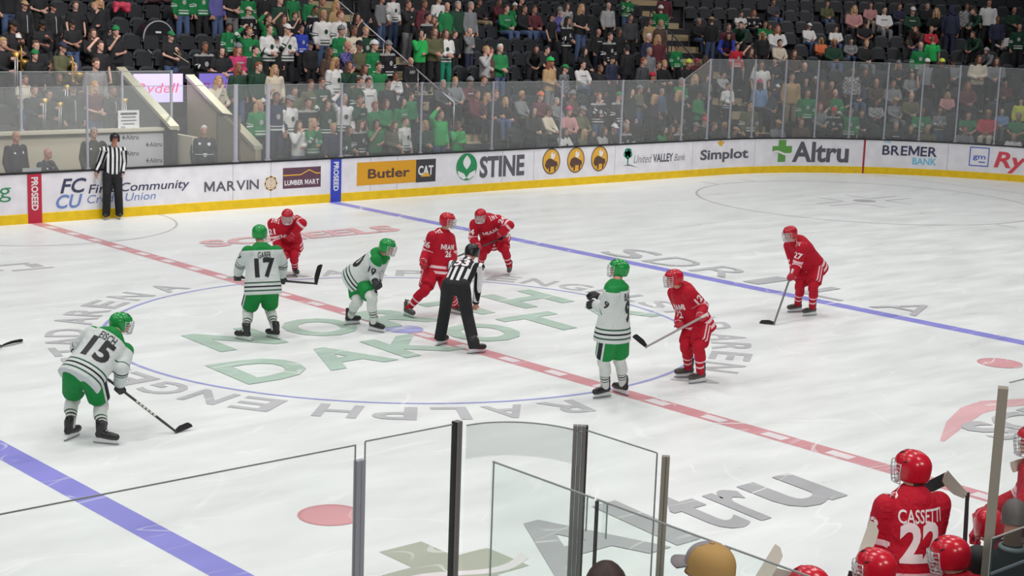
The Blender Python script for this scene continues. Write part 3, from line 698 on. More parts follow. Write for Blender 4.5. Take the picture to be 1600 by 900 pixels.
def poly_decal(pts, bvh, org, u, v, k, m, parent, name, lift=.004):
    u = nz(u); v = nz(v-u*v.dot(u)); n = u.cross(v); bm = bmesh.new(); vs = [bm.verts.new((a, b, 0)) for a, b in pts]; bm.faces.new(vs); bmesh.ops.triangulate(bm, faces=bm.faces)
    for _ in range(3):
        ed = [e for e in bm.edges if e.calc_length()*k > .03]
        if ed: bmesh.ops.subdivide_edges(bm, edges=ed, cuts=1); bmesh.ops.triangulate(bm, faces=bm.faces)
    for q in bm.verts:
        p = Vector(org)+u*q.co.x*k+v*q.co.y*k; hit = bvh.ray_cast(p+n*.35, -n, .7); q.co = hit[0]+n*lift if hit[0] else p
    me = bpy.data.meshes.new(name); bm.to_mesh(me); bm.free(); return link_mesh(name, me, m, parent, False)
def bvh_of(me): return BVHTree.FromPolygons([v.co for v in me.vertices], [p.vertices[:] for p in me.polygons])
M_CARBON = C8('stick_carbon', 44, 44, 48, rough=.4); M_TAPE_B = C8('tape_black', 30, 30, 32, rough=.9); M_TAPE_W = C8('tape_white', 214, 212, 204, rough=.9)
def hockey_stick(butt, heel, tip, label, shaft=M_CARBON, blade=M_TAPE_B, knob=M_TAPE_W, nrm=None, group=None, print_=None, bh=.075):
    """shaft from butt to heel, blade from heel to tip"""
    butt, heel, tip = Vector(butt), Vector(heel), Vector(tip)
    r = empty('hockey_stick', heel, label=label, cat='hockey stick', group=group); d = nz(heel-butt); bd = nz(tip-heel)
    if nrm is not None: nrm = Vector(nrm); nrm = nz(nrm-bd*nrm.dot(bd))
    else: nrm = nz(d.cross(bd)) if d.cross(bd).length > .05 else Vector((0, 0, 1))
    w = nz(nrm.cross(d)); mb = MB()
    rings = [[c+nrm*a*x+w*b*y for a, b in ((1, .6), (.6, 1), (-.6, 1), (-1, .6), (-1, -.6), (-.6, -1), (.6, -1), (1, -.6))] for c, x, y in ((butt, .0105, .0155), (heel-d*.18, .0105, .0155), (heel-d*.06, .009, .014), (heel, .006, .02))]
    mb.loft(rings); mb.build('shaft', shaft, r)
    bu = nz(bd.cross(nrm)); bu = bu if bu.dot(-d) > 0 else -bu; L = (tip-heel).length; rings = []; n = 10
    for i in range(n+1):
        t = i/n; hgt = bh*(.62+.38*min(1, t*3)) if t < .85 else bh*(1-.55*((t-.85)/.15)**2); c = heel+bd*L*t-d*.0+nrm*(.035*(t**2)); th = .006*(1-.45*t)
        rings.append([c+nrm*th+bu*0, c+nrm*th+bu*hgt, c-nrm*th+bu*hgt, c-nrm*th])
    mb = MB(); mb.loft(rings); mb.capsule(heel+bu*.02, heel+bd*.03+bu*.03, .011, .009, 8, 3); mb.build('blade', blade, r)
    mb = MB(); mb.tube([butt-d*.004, butt+d*.02, butt+d*.1], [.02, .021, .0165], 8); mb.build('grip_tape', knob, r)
    if print_:
        mb = MB(); L = (heel-butt).length
        for t in print_: mb.tube([butt+d*(L*t), butt+d*(L*t+.035)], .0178, 6)
        mb.build('shaft_marking', M_TAPE_W, r)
    return r
def glove(f, S, root, m, cuffm, frame3, k=1.42, trim=None):
    g = f.j; w, e = g['w'+S], g['e'+S]; h, n, s = frame3; mb = MB(); hand_shapes(mb, w, h, n, s, k, .85)
    mb.capsule(w+h*.01, w+h*.07, .042, .045)
    o = link_mesh('glove', remesh(mb, .0075, 2), m, root)
    d = nz(w-e); mb = MB(); mb.tube([w-d*.1, w-d*.06, w+d*.015], [.068, .064, .047], 16, cap=True); mb.build('cuff', cuffm, o, True)
    if trim:
        mb = MB(); mb.tube([w-d*.03, w-d*.015], [.0605, .057], 16); mb.build('cuff_band', trim, o, True)
    return o
# joint positions in metres on the ice
POSE = {
    'p17': dict(pel=(-2.188, 0.636, 0.819), nk=(-2.159, 0.732, 1.358), hd=(-2.109, 0.847, 1.556), sL=(-2.38, 0.737, 1.323), sR=(-1.968, 0.619, 1.312), eL=(-2.358, 0.962, 1.112), eR=(-1.784, 0.729, 1.089), wL=(-2.322, 1.124, 0.899), wR=(-1.722, 0.838, 0.85), hL=(-2.288, 0.673, 0.77), hR=(-2.094, 0.589, 0.761), kL=(-2.274, 0.895, 0.38), kR=(-1.947, 0.811, 0.395), aL=(-2.504, 0.599, 0.131), aR=(-2.071, 0.47, 0.134), tL=(-2.561, 0.761, 0.055), tR=(-2.098, 0.645, 0.062), F=(0.283, 0.959, 0)),
    'p21': dict(pel=(1.085, 4.902, 0.603), nk=(0.876, 4.67, 1.045), hd=(0.795, 4.482, 1.161), sL=(1.1, 4.669, 1.062), sR=(0.682, 4.779, 1.011), eL=(1.041, 4.371, 1.03), eR=(0.736, 4.762, 0.708), wL=(0.914, 4.493, 0.827), wR=(0.751, 4.583, 0.508), hL=(1.196, 4.916, 0.574), hR=(1.008, 4.986, 0.607), kL=(0.982, 4.545, 0.436), kR=(0.793, 4.631, 0.436), aL=(1.185, 4.8, 0.127), aR=(0.969, 4.915, 0.132), tL=(1.128, 4.632, 0.059), tR=(0.883, 4.762, 0.062), F=(-0.522, -0.853, 0)),
    'w10': dict(pel=(-0.494, 0.546, 0.784), nk=(-0.332, 0.208, 1.176), hd=(-0.332, 0.025, 1.322), sL=(-0.161, 0.334, 1.104), sR=(-0.504, 0.073, 1.127), eL=(-0.131, 0.51, 0.851), eR=(-0.435, 0.254, 0.885), wL=(-0.289, 0.328, 0.729), wR=(-0.561, 0.03, 0.801), hL=(-0.469, 0.657, 0.767), hR=(-0.485, 0.454, 0.72), kL=(-0.619, 0.392, 0.445), kR=(-0.606, 0.053, 0.553), aL=(-0.526, 0.711, 0.137), aR=(-0.497, 0.121, 0.126), tL=(-0.35, 0.706, 0.063), tR=(-0.446, -0.05, 0.054), F=(0.596, -0.803, 0)),
    'p26': dict(pel=(1.173, 0.651, 0.801), nk=(1.241, 0.641, 1.344), hd=(1.269, 0.548, 1.559), sL=(1.437, 0.703, 1.253), sR=(1.02, 0.616, 1.317), eL=(1.48, 0.661, 0.95), eR=(0.984, 0.718, 1.028), wL=(1.314, 0.471, 0.855), wR=(0.791, 0.565, 0.917), hL=(1.264, 0.632, 0.728), hR=(1.067, 0.682, 0.761), kL=(1.159, 0.332, 0.414), kR=(0.786, 0.491, 0.468), aL=(1.46, 0.516, 0.132), aR=(0.643, 0.749, 0.127), tL=(1.487, 0.343, 0.062), tR=(0.629, 0.573, 0.059), F=(0.285, -0.959, 0)),
    'p24': dict(pel=(4.619, 3.227, 0.681), nk=(4.26, 3.091, 1.061), hd=(4.06, 3.004, 1.148), sL=(4.438, 2.957, 1.063), sR=(4.084, 3.192, 0.975), eL=(4.508, 2.678, 0.979), eR=(4.103, 3.248, 0.678), wL=(4.38, 2.83, 0.795), wR=(4.03, 3.013, 0.577), hL=(4.731, 3.208, 0.665), hR=(4.549, 3.317, 0.683), kL=(4.537, 2.832, 0.505), kR=(4.247, 3.101, 0.436), aL=(4.756, 2.918, 0.125), aR=(4.427, 3.389, 0.136), tL=(4.628, 2.794, 0.057), tR=(4.253, 3.384, 0.062), F=(-0.833, -0.553, -0)),
    'ref': dict(pel=(-0.247, -1.537, 0.971), nk=(0.142, -1.291, 1.254), hd=(0.327, -1.197, 1.364), sL=(0.035, -1.104, 1.185), sR=(0.262, -1.464, 1.179), eL=(0.168, -1.078, 0.907), eR=(0.225, -1.461, 0.871), wL=(0.291, -1.031, 0.671), wR=(0.254, -1.393, 0.611), hL=(-0.333, -1.467, 0.968), hR=(-0.221, -1.646, 0.967), kL=(-0.224, -1.266, 0.58), kR=(-0.152, -1.692, 0.526), aL=(-0.252, -1.2, 0.134), aR=(-0.185, -1.903, 0.128), tL=(-0.084, -1.151, 0.06), tR=(-0.012, -1.94, 0.058), F=(0.917, 0.4, 0)),
    'p9': dict(pel=(-0.58, -5.109, 0.997), nk=(-0.565, -5.12, 1.561), hd=(-0.457, -5.033, 1.758), sL=(-0.753, -5.244, 1.51), sR=(-0.364, -5.031, 1.492), eL=(-0.684, -5.085, 1.243), eR=(-0.308, -4.877, 1.219), wL=(-0.632, -4.815, 1.275), wR=(-0.383, -4.628, 1.314), hL=(-0.684, -5.152, 0.944), hR=(-0.48, -5.116, 0.931), kL=(-0.559, -4.952, 0.548), kR=(-0.292, -4.971, 0.537), aL=(-0.399, -4.835, 0.132), aR=(-0.095, -4.873, 0.134), tL=(-0.582, -4.817, 0.06), tR=(-0.084, -4.698, 0.056), F=(-0.4, 0.917, 0)),
    'p12': dict(pel=(1.436, -4.745, 0.791), nk=(1.225, -4.619, 1.276), hd=(1.048, -4.623, 1.43), sL=(1.149, -4.828, 1.262), sR=(1.291, -4.426, 1.188), eL=(1.363, -4.909, 1.052), eR=(1.37, -4.526, 0.903), wL=(1.154, -5.056, 0.963), wR=(1.167, -4.655, 0.783), hL=(1.438, -4.857, 0.783), hR=(1.498, -4.663, 0.737), kL=(1.133, -5.083, 0.541), kR=(1.156, -4.833, 0.508), aL=(1.29, -5.001, 0.129), aR=(1.374, -4.697, 0.135), tL=(1.115, -4.971, 0.056), tR=(1.222, -4.614, 0.06), F=(-0.871, 0.492, -0)),
    'p27': dict(pel=(6.674, -2.637, 0.848), nk=(6.335, -2.569, 1.266), hd=(6.149, -2.548, 1.408), sL=(6.231, -2.762, 1.197), sR=(6.378, -2.366, 1.171), eL=(6.203, -2.704, 0.892), eR=(6.425, -2.461, 0.876), wL=(6.028, -2.759, 0.694), wR=(6.456, -2.494, 0.609), hL=(6.675, -2.748, 0.854), hR=(6.745, -2.556, 0.806), kL=(6.407, -2.92, 0.537), kR=(6.417, -2.633, 0.512), aL=(6.559, -2.806, 0.129), aR=(6.596, -2.465, 0.133), tL=(6.387, -2.765, 0.058), tR=(6.43, -2.407, 0.06), F=(-0.931, 0.366, -0)),
    'p15': dict(pel=(-6.784, -2.829, 0.786), nk=(-6.385, -2.72, 1.136), hd=(-6.211, -2.611, 1.247), sL=(-6.547, -2.558, 1.155), sR=(-6.259, -2.803, 0.967), eL=(-6.641, -2.343, 0.955), eR=(-6.426, -3.007, 0.803), wL=(-6.634, -2.533, 0.759), wR=(-6.382, -2.871, 0.574), hL=(-6.88, -2.771, 0.764), hR=(-6.76, -2.94, 0.769), kL=(-6.779, -2.496, 0.42), kR=(-6.593, -2.807, 0.374), aL=(-6.965, -2.784, 0.133), aR=(-6.748, -3.151, 0.129), tL=(-6.813, -2.697, 0.059), tR=(-6.642, -3.292, 0.058), F=(0.994, -0.112, 0)),
    'lin': dict(pel=(1.72, 12.792, 1.048), nk=(1.763, 12.818, 1.591), hd=(1.739, 12.697, 1.791), sL=(1.963, 12.735, 1.537), sR=(1.542, 12.817, 1.555), eL=(2.006, 12.789, 1.235), eR=(1.5, 12.945, 1.276), wL=(1.909, 12.697, 1.001), wR=(1.399, 12.902, 1.03), hL=(1.817, 12.759, 0.994), hR=(1.619, 12.815, 0.998), kL=(1.789, 12.654, 0.559), kR=(1.543, 12.718, 0.567), aL=(1.869, 12.771, 0.132), aR=(1.576, 12.821, 0.13), tL=(1.798, 12.61, 0.059), tR=(1.483, 12.672, 0.059), F=(-0.366, -0.931, 0))}
STICK_ENDS = {'p15heel': (-5.845, -3.243, 0.01), 'p15tip': (-5.631, -3.197, 0.02), 'p27heel': (5.361, -2.968, 0.01), 'p27tip': (5.23, -2.766, 0.01), 'p12heel': (0.614, -4.57, 0.5), 'p12tip': (0.524, -4.393, 0.62), 'leftheel': (-5.61, 2.087, 0.01), 'lefttip': (-5.254, 2.256, 0.03), 'lefthead': (-6.69, 0.875, 0.55)}
# ------------------------------------------------------------------ skaters and officials on the ice
SKIN = C8('skin', 205, 152, 130, rough=.55); SKIN2 = C8('skin_warm', 190, 132, 112, rough=.55)
KG, KB, KW = srgb(58, 92, 74), srgb(36, 38, 42), srgb(206, 212, 210)
GRN = srgb(24, 132, 62); RED = srgb(182, 18, 42); RW = srgb(236, 198, 204)
M_WJ = attr_mat('white_jersey', KW, [('band', .05, .072, KG), ('band', .108, .132, KB), ('band', .168, .19, KG), ('band', 10.178, 10.194, KG), ('band', 10.212, 10.234, KB), ('band', 10.272, 10.288, KG), ('yoke', -.045, .5, GRN)])
M_RJ = attr_mat('red_jersey', RED, [('band', .05, .095, RW), ('band', .135, .18, RW), ('band', 10.20, 10.245, RW), ('band', 10.285, 10.33, RW)])
M_GP = attr_mat('green_pants', GRN, [('stripe', -.06, .06, KW), ('stripe', -.035, .035, KB)]); M_RP = attr_mat('red_pants', RED, [('stripe', -.036, -.014, RW), ('stripe', .014, .036, RW)])
M_WS = attr_mat('white_sock', srgb(212, 216, 212), [('band', .125, .14, KG), ('band', .165, .185, KB), ('band', .21, .225, KG)]); M_RS = attr_mat('red_sock', RED, [('band', .12, .15, RW), ('band', .215, .245, RW)])
M_ZJ = attr_mat('striped_shirt', srgb(228, 228, 230), [('lat', .0, .0235, srgb(28, 27, 32))])
M_GH = C8('green_shell', 26, 146, 66, rough=.22); M_RH = C8('red_shell', 192, 24, 44, rough=.22); M_BH = C8('black_shell', 32, 32, 36, rough=.25)
M_BP = C8('black_cloth', 24, 24, 28, rough=.8); M_GLB = C8('glove_black', 34, 34, 38, rough=.6); M_GLR = C8('glove_red', 178, 26, 46, rough=.6); M_BOOT = C8('boot_black', 36, 34, 36, rough=.4); M_HOLD = C8('holder_white', 222, 224, 224, rough=.3); M_LACE = C8('lace_white', 206, 204, 200); M_BOOT2 = C8('boot_grey', 72, 68, 64, rough=.45); M_LACEK = C8('lace_dark', 70, 70, 72)
NUM_K = C8('number_black', 28, 29, 33); NUM_W = C8('number_white', 236, 226, 228); NUM_O = C8('number_edge', 130, 134, 136)
J_SPEC = [(-.28, .285, .225), (-.05, .278, .215), (.18, .262, .192), (.4, .248, .175), (.65, .258, .172), (.86, .23, .162), (1.0, .168, .15), (1.08, .118, .118), (1.14, .082, .086)]
PEOPLE = {}
def skater(key, label, team, look, hands, numbers, stick=None, hup=None, skin=SKIN, zfloor=0., bootm=None, lacem=None, gloves='LR', zoff=0., group=None, wide=1.):
    j = POSE[key]; f = Fig(j, look, hup); g = f.j; base = (g['aL']+g['aR'])/2
    root = empty('person', (base.x, base.y, zfloor), label=label, cat='person', group=group); PEOPLE[key] = (f, root)
    b = link_mesh('body', f.body(voxel=.013, slim=.9), skin, root); face_bits(f.HM, b)
    W_ = team == 'w'
    add_helmet(f, root, M_GH if W_ else M_RH)
    me = f.top([(t, w*wide, d*wide) for t, w, d in J_SPEC], .102*wide, .088*wide, .072*wide); jm = M_WJ if W_ else M_RJ
    jer = link_mesh('jersey', me, jm, root); bv = bvh_of(me)
    L = (g['nk']-g['pel']).length; back = -nz(f.sl.cross(f.ud)); ru = -f.sl            # seen from behind, text runs towards the right side
    nm = NUM_K if W_ else NUM_W
    for kind, s in numbers:
        if kind == 'back':
            u = nz(f.ud.cross(back)); decal(s, bv, g['pel']+f.ud*L*.46+back*.1, u, f.ud, .27, nm, jer, .04, 'back_number', w=.31 if len(s) > 1 else .16)
        elif kind == 'name':
            u = nz(f.ud.cross(back)); decal(s, bv, g['pel']+f.ud*L*.79+back*.1, u, f.ud, .098, nm, jer, .014, 'name_lettering', w=.041*len(s))
        elif kind in ('armL', 'armR'):
            S = kind[3]; a = nz(g['e'+S]-g['s'+S]); out = f.sl*(1 if S == 'L' else -1); out = nz(out-a*out.dot(a)); u = nz((-a).cross(out))
            c = g['s'+S]+(g['e'+S]-g['s'+S])*.45+out*.05; decal(s, bv, c, u, -a, .105, nm, jer, .03, 'sleeve_number')
        elif kind in ('armFL', 'armFR'):                                            # sleeve number turned to the front
            S = kind[4]; a = nz(g['e'+S]-g['s'+S]); out = f.F*.8+f.sl*(.6 if S == 'L' else -.6); out = nz(out-a*out.dot(a)); u = nz((-a).cross(out))
            c = g['s'+S]+(g['e'+S]-g['s'+S])*.45+out*.05; decal(s, bv, c, u, -a, .105, nm, jer, .03, 'sleeve_number')
        elif kind == 'front':
            fr = -back; u = nz(f.ud.cross(fr)); decal(s, bv, g['pel']+f.ud*L*.62+fr*.1, u, f.ud, .085, nm, jer, .03, 'front_lettering', w=.3)
        elif kind == 'frontnum':
            fr = -back; u = nz(f.ud.cross(fr)); decal(s, bv, g['pel']+f.ud*L*.42+fr*.1, u, f.ud, .1, nm, jer, .03, 'front_number')
        elif kind in ('starL', 'starR'):                                            # shoulder patch
            S = kind[4]; n = nz(f.ud*.7+(f.F*.75)+f.sl*(.25 if S == 'L' else -.25)); c = g['s'+S]*.72+g['nk']*.28+f.ud*.03
            u = nz(f.ud.cross(n)); v = n.cross(u)
            for k_, m_ in ((.07, NUM_W), (.055, M_RH)): poly_decal([(-1, .8), (-.35, .45), (0, .62), (.35, .45), (1, .8), (.8, 0), (1, -.8), (.35, -.55), (0, -.6), (-.35, -.55), (-1, -.8), (-.8, 0)], bv, c, u, v, k_, m_, jer, 'shoulder_patch', .003 if k_ > .06 else .006)
            decal('M', bv, c, u, v, .045, NUM_W, jer, .05, 'patch_letter', lift=.008)
    link_mesh('pants', f.pants(), M_GP if W_ else M_RP, root)
    for S in 'LR':
        link_mesh('sock', f.sock(S), M_WS if W_ else M_RS, root)
        add_skate(f, S, root, bootm or (M_BOOT if W_ else M_BOOT2), M_HOLD, lacem or (M_LACEK if W_ else M_LACE), zfloor)
        if S in hands:
            glove(f, S, root, M_GLB if W_ else M_GLR, M_GLB if W_ else M_RH, hands[S], trim=None if W_ else NUM_W)
    return f, root
def grip(key, S, axis):
    g = POSE[key]; return hand_frame(Vector(g['w'+S]), Vector(g['e'+S]), axis=Vector(axis))
def rest(key, S, palm):
    g = POSE[key]; return hand_frame(Vector(g['w'+S]), Vector(g['e'+S]), palm=Vector(palm))
def palm_pt(key, S, axis):
    h, n, s = grip(key, S, axis); return Vector(POSE[key]['w'+S])+h*.105+n*.045
A_ = Vector((.667, .745, 0)); R_ = Vector((.745, -.667, 0)); Z_ = Vector((0, 0, 1))
def official(key, label, look, hands, number=None, hup=None):
    j = POSE[key]; f = Fig(j, look, hup); g = f.j; base = (g['aL']+g['aR'])/2
    root = empty('person', (base.x, base.y, 0), label=label, cat='person'); PEOPLE[key] = (f, root)
    b = link_mesh('body', f.body(hands=hands, voxel=.0085, slim=.95), SKIN2, root); face_bits(f.HM, b)
    h = add_helmet(f, root, M_BH, cage=False); 
    mb = MB(); mb.tube([(.098*sin(radians(x)), .132*cos(radians(x))-.004, .034-.0) for x in range(-70, 71, 10)], .004, 6); moved(mb, f.HM).build('visor_edge', M_BH, h, True)
    me = f.top([(-.1, .19, .135), (.0, .195, .14), (.35, .195, .14), (.65, .21, .14), (.86, .19, .115), (1.0, .1, .085), (1.09, .065, .066)], .082, .066, .05, t_end=.97)
    jer = link_mesh('striped_shirt', me, M_ZJ, root); bv = bvh_of(me); L = (g['nk']-g['pel']).length; back = -nz(f.sl.cross(f.ud)); u = nz(f.ud.cross(back))
    if number:
        c = g['pel']+f.ud*L*.68+back*.1; poly_decal([(-1, -.72), (1, -.72), (1, .72), (-1, .72)], bv, c, u, f.ud, .15, M_BP, jer, 'number_patch', .004); decal(number, bv, c, u, f.ud, .17, NUM_W, jer, .04, 'back_number', lift=.008)
    mb = MB(); mb.tube([g['nk']+Vector(v)*.072-f.ud*.0+Z_*.012 for v in [(cos(t), sin(t), 0) for t in [2*pi*i/16 for i in range(17)]]], .016, 8); mb.build('collar', M_BP, jer, True)
    for S in 'LR':
        w, e = g['w'+S], g['e'+S]; d = nz(w-e); mb = MB(); mb.tube([w-d*.05, w-d*.012], [.053, .05], 14); mb.build('cuff', M_BP, jer, True)
    link_mesh('trousers', f.pants(rh=.115, rk=.092, full=True, hipw=.185, hipd=.135, waist=.1, ra=.088), M_BP, root)
    for S in 'LR': add_skate(f, S, root, M_BOOT, M_HOLD, M_LACE)
    return f, root
def looks(x, a, z): return R_*x+A_*a+Z_*z
# white team
ax = R_*.99+A_*.12-Z_*.02
skater('p17', 'white-jersey skater number 17 seen from behind, holding a stick across his waist', 'w', looks(.25, .95, -.08), dict(L=grip('p17', 'L', ax), R=grip('p17', 'R', ax)), [('back', '17'), ('name', 'GABER'), ('armL', '17')])
pl, pr_ = palm_pt('p17', 'L', ax), palm_pt('p17', 'R', ax); d = nz(pr_-pl)
hockey_stick(pl-d*.16, pr_+d*.55, pr_+d*.62+Z_*.30+A_*.02, 'black stick held level behind white skater number 17, blade turned up')
skater('p9', 'white-jersey skater number 9 standing upright on the centre line, gazing up left', 'w', looks(-.95, .25, .12), dict(L=rest('p9', 'L', A_*.6-Z_), R=rest('p9', 'R', -Z_)), [('back', '9'), ('name', 'BLAKE'), ('armL', '9')])
ax = nz(R_*.75-A_*.25-Z_*.55)
skater('p15', 'white-jersey skater number 15 crouched at lower left beside the blue line', 'w', looks(.9, .3, -.12), dict(L=grip('p15', 'L', ax), R=grip('p15', 'R', ax)), [('back', '15'), ('name', 'EISCH')])
ph = palm_pt('p15', 'R', ax); hl = Vector(STICK_ENDS['p15heel']); d = nz(hl-ph)
hockey_stick(ph-d*.42, hl, Vector(STICK_ENDS['p15tip']), 'black stick with white print, its blade on the ice, of white skater number 15', print_=(.52, .56, .6, .64, .68, .72))
skater('w10', 'white-jersey skater bent forward facing right at the face-off, gloves by his knee', 'w', looks(.92, -.3, -.2), dict(L=rest('w10', 'L', -A_), R=rest('w10', 'R', A_)), [('back', '10'), ('armR', '10')])
# red team
ax = nz(R_*.6-Z_*.5-A_*.3)
skater('p26', 'red-jersey skater number 26 striding in the face-off circle, facing right', 'r', looks(.9, -.3, -.08), dict(L=rest('p26', 'L', -R_), R=rest('p26', 'R', R_)), [('armR', '26'), ('front', 'MIAMI'), ('frontnum', '26'), ('back', '26'), ('starR', '')])
ax = nz(R_*-.8-Z_*.5+A_*-.1)
skater('p21', 'red-jersey skater number 21 bent low behind white number 17, hands on knees', 'r', looks(.1, -.95, -.25), dict(L=rest('p21', 'L', A_), R=rest('p21', 'R', A_)), [('armFR', '21'), ('armFL', '21'), ('front', 'MIAMI'), ('starR', ''), ('starL', '')])
ax = nz(R_*-.75-Z_*.55-A_*.1)
skater('p24', 'red-jersey skater number 24 bent forward behind the referee, stick across his knees', 'r', looks(-.25, -.92, -.2), dict(L=grip('p24', 'L', ax), R=grip('p24', 'R', ax)), [('armFL', '24'), ('starL', ''), ('armFR', '24'), ('front', 'MIAMI')])
pl, pr_ = palm_pt('p24', 'L', ax), palm_pt('p24', 'R', ax); d = nz(pr_-pl)
e_ = pr_+d*((pr_.z-.02)/max(.05, -d.z)) if d.z < -.05 else pr_+d*.8
if (e_-pr_).length > .95: e_ = pr_+d*.8
hockey_stick(pl-d*.2, e_, e_+R_*-.29+Z_*0, 'dark stick slanting across the knees of red skater number 24')
ax = nz(R_*-.93-Z_*.33-A_*.15)
skater('p12', 'red-jersey skater number 12 beside white number 9, knees bent, stick forward', 'r', looks(-.95, -.2, -.06), dict(L=grip('p12', 'L', ax), R=grip('p12', 'R', ax)), [('armL', '12'), ('front', 'MIAMI'), ('frontnum', '12'), ('back', '12')])
pl, pr_ = palm_pt('p12', 'L', ax), palm_pt('p12', 'R', ax); d = nz(pr_-pl); hl = Vector(STICK_ENDS['p12heel'])
hockey_stick(pl-d*.12, hl, Vector(STICK_ENDS['p12tip']), 'grey-shafted stick pointing left, held in both gloves of red skater number 12', shaft=C8('stick_silver', 168, 160, 158, rough=.4))
ax = nz(R_*-.35-Z_*.9-A_*.2)
skater('p27', 'red-jersey skater number 27 leaning on his stick by the far blue line', 'r', looks(-.85, -.5, -.18), dict(L=grip('p27', 'L', ax), R=grip('p27', 'R', ax)), [('armFL', '27'), ('back', '27'), ('starL', '')])
ph = palm_pt('p27', 'L', ax); hl = Vector(STICK_ENDS['p27heel']); d = nz(hl-ph)
hockey_stick(ph-d*.14, hl, Vector(STICK_ENDS['p27tip']), 'grey-shafted stick resting its black blade on the ice, held by red skater number 27', shaft=C8('stick_grey', 104, 104, 108, rough=.4))
# officials
official('ref', 'person in striped shirt number 53 and black trousers, bent over the face-off spot', looks(.35, .85, -.35), dict(L=rest('ref', 'L', A_), R=rest('ref', 'R', A_), curl=.5), '53')
official('lin', 'person in striped shirt, black trousers and black helmet standing against the far boards', looks(.45, -.9, -.02), dict(L=rest('lin', 'L', -R_), R=rest('lin', 'R', R_), curl=.4))
hockey_stick(Vector(STICK_ENDS['lefthead']), Vector(STICK_ENDS['leftheel']), Vector(STICK_ENDS['lefttip']), 'dark stick blade reaching onto the ice at the left edge of the photo')
# ------------------------------------------------------------------ far stands
def row_off(r): return 1.15+.85*r
def row_z(r): return .2+.4*r
NROW = 14; TUN = (4.25, 6.15); AISLE = (14.75, 25.05)
M_CONC = C8('stand_concrete', 44, 44, 50, rough=.85, noise=.2, nscale=2); M_STEP = C8('stair_beige', 168, 152, 122, rough=.8); M_WALLB = C8('tunnel_beige', 176, 164, 140, rough=.7); M_CREAM = C8('cream_panel', 200, 192, 172, rough=.6)
M_SEATB = C8('seat_back', 58, 61, 67, rough=.5); M_SEATP = C8('seat_pan', 40, 42, 47, rough=.6); M_SEATA = C8('seat_arm', 84, 85, 90, rough=.4)
for r in range(NROW):
    for a, b in (((-16, TUN[0]-.12), (TUN[1]+.12, S_END)) if r < 4 else ((-16, S_END),)):
        if r < 2 and a < 0: continue
        o0 = row_off(r)-.42 if r else .16; z = row_z(r); mb = MB()
        strip(mb, a, b, [(o0, -.05), (o0, z), (row_off(r)+.43, z), (row_off(r)+.43, -.05)]); mb.build('stand_tier', M_CONC, kind='structure')
    for s in AISLE:                                          # two beige treads per tier
        k = RR/(RR+row_off(r)) if s > CX else 1; mb = MB(); hw = .6*k
        strip(mb, s-hw, s+hw, [(row_off(r)-.40, row_z(r)), (row_off(r)-.40, row_z(r)+.012), (row_off(r)+.45, row_z(r)+.012), (row_off(r)+.45, row_z(r))])
        strip(mb, s-hw, s+hw, [(row_off(r)+.05, row_z(r)), (row_off(r)+.05, row_z(r)+.2), (row_off(r)+.43, row_z(r)+.2), (row_off(r)+.43, row_z(r))])
        mb.build('stair_tread', M_STEP, kind='structure')
mb = MB(); strip(mb, -16, S_END, [(row_off(NROW)-.4, 0), (row_off(NROW)-.4, 9), (row_off(NROW), 9), (row_off(NROW), 0)]); mb.build('wall_back', M_CONC, kind='structure')
mb = MB(); mb.box((0, 20, -.08), (90, 34, .06)); mb.build('floor.001', M_CONC, kind='structure')
def frame_s(s, off, z):
    p, n = path(s, off); m = Matrix.Rotation(atan2(n.y, n.x)-pi/2, 4, 'Z'); m.translation = (p.x, p.y, z); return m
M_RAIL = C8('rail_metal', 190, 190, 196, rough=.3, metal=.6); M_RAILK = C8('rail_dark', 40, 40, 44, rough=.4)
for s, lab, offs, mt in ((14.2, 'slanted metal handrail on the stairs behind the heavy grey capitals', (3.2, 10.5), M_RAIL), (24.6, 'dark slanted handrail on the stairs behind the rink corner', (2.2, 9), M_RAILK)):
    p, n = path(s, offs[0]); a = empty('handrail', (p.x, p.y, row_z(2)), label=lab, cat='handrail', group='stair handrails'); mb = MB(); pts = []
    o = offs[0]
    while o <= offs[1]: q = path(s, o)[0]; pts.append((q.x, q.y, .2+.4*(o-1.15)/.85+.95)); o += .85
    mb.tube(pts, .024, 8); mb.build('rail', mt, a, True)
    for q in pts[::2]: mb = MB(); mb.tube([(q[0], q[1], q[2]-.98), q], .018, 6); mb.build('rail_post', mt, a, True)
# seats
def seat_meshes():
    b = MB(); out = []
    for i in range(13):
        t = i/12; x = -.235+.47*t; out.append((x, .30+.115*max(0, 1-abs(2*t-1)**3.2)))
    poly = [(-.235, .0), (.235, .0)]+[(x, z) for x, z in reversed(out)]
    b.prism(poly, .0, .035, lambda u, v, w: Vector((u*(1-.06*v), w+.14*v, v+.42)))
    p = MB(); p.prism([(-.22, 0), (.22, 0), (.225, .3), (.18, .37), (-.18, .37), (-.225, .3)], 0, .055, lambda u, v, w: Vector((u, -.07-w+.03*v, v+.40)))
    d = MB(); d.prism([(-.22, 0), (.22, 0), (.225, .3), (.18, .37), (-.18, .37), (-.225, .3)], 0, .05, lambda u, v, w: Vector((u, -.02-v, .40+w-.02*v)))
    a = MB()
    for sx in (.255,): a.box((sx, -.06, .62), (.04, .2, .03)); a.box((sx, -.0, .38), (.035, .06, .5)); a.box((sx, .02, .08), (.04, .12, .16))
    a2 = MB(); a2.add([(-x, y, z) for x, y, z in a.v], a.f)
    return b.mesh('seat_back'), p.mesh('seat_pan_up'), d.mesh('seat_pan_down'), a.mesh('seat_arm'), a2.mesh('seat_arm')
SB, SPU, SPD, SA, SA2 = seat_meshes()
for me, m in ((SB, M_SEATB), (SPU, M_SEATP), (SPD, M_SEATP), (SA, M_SEATA), (SA2, M_SEATA)): me.materials.append(m)
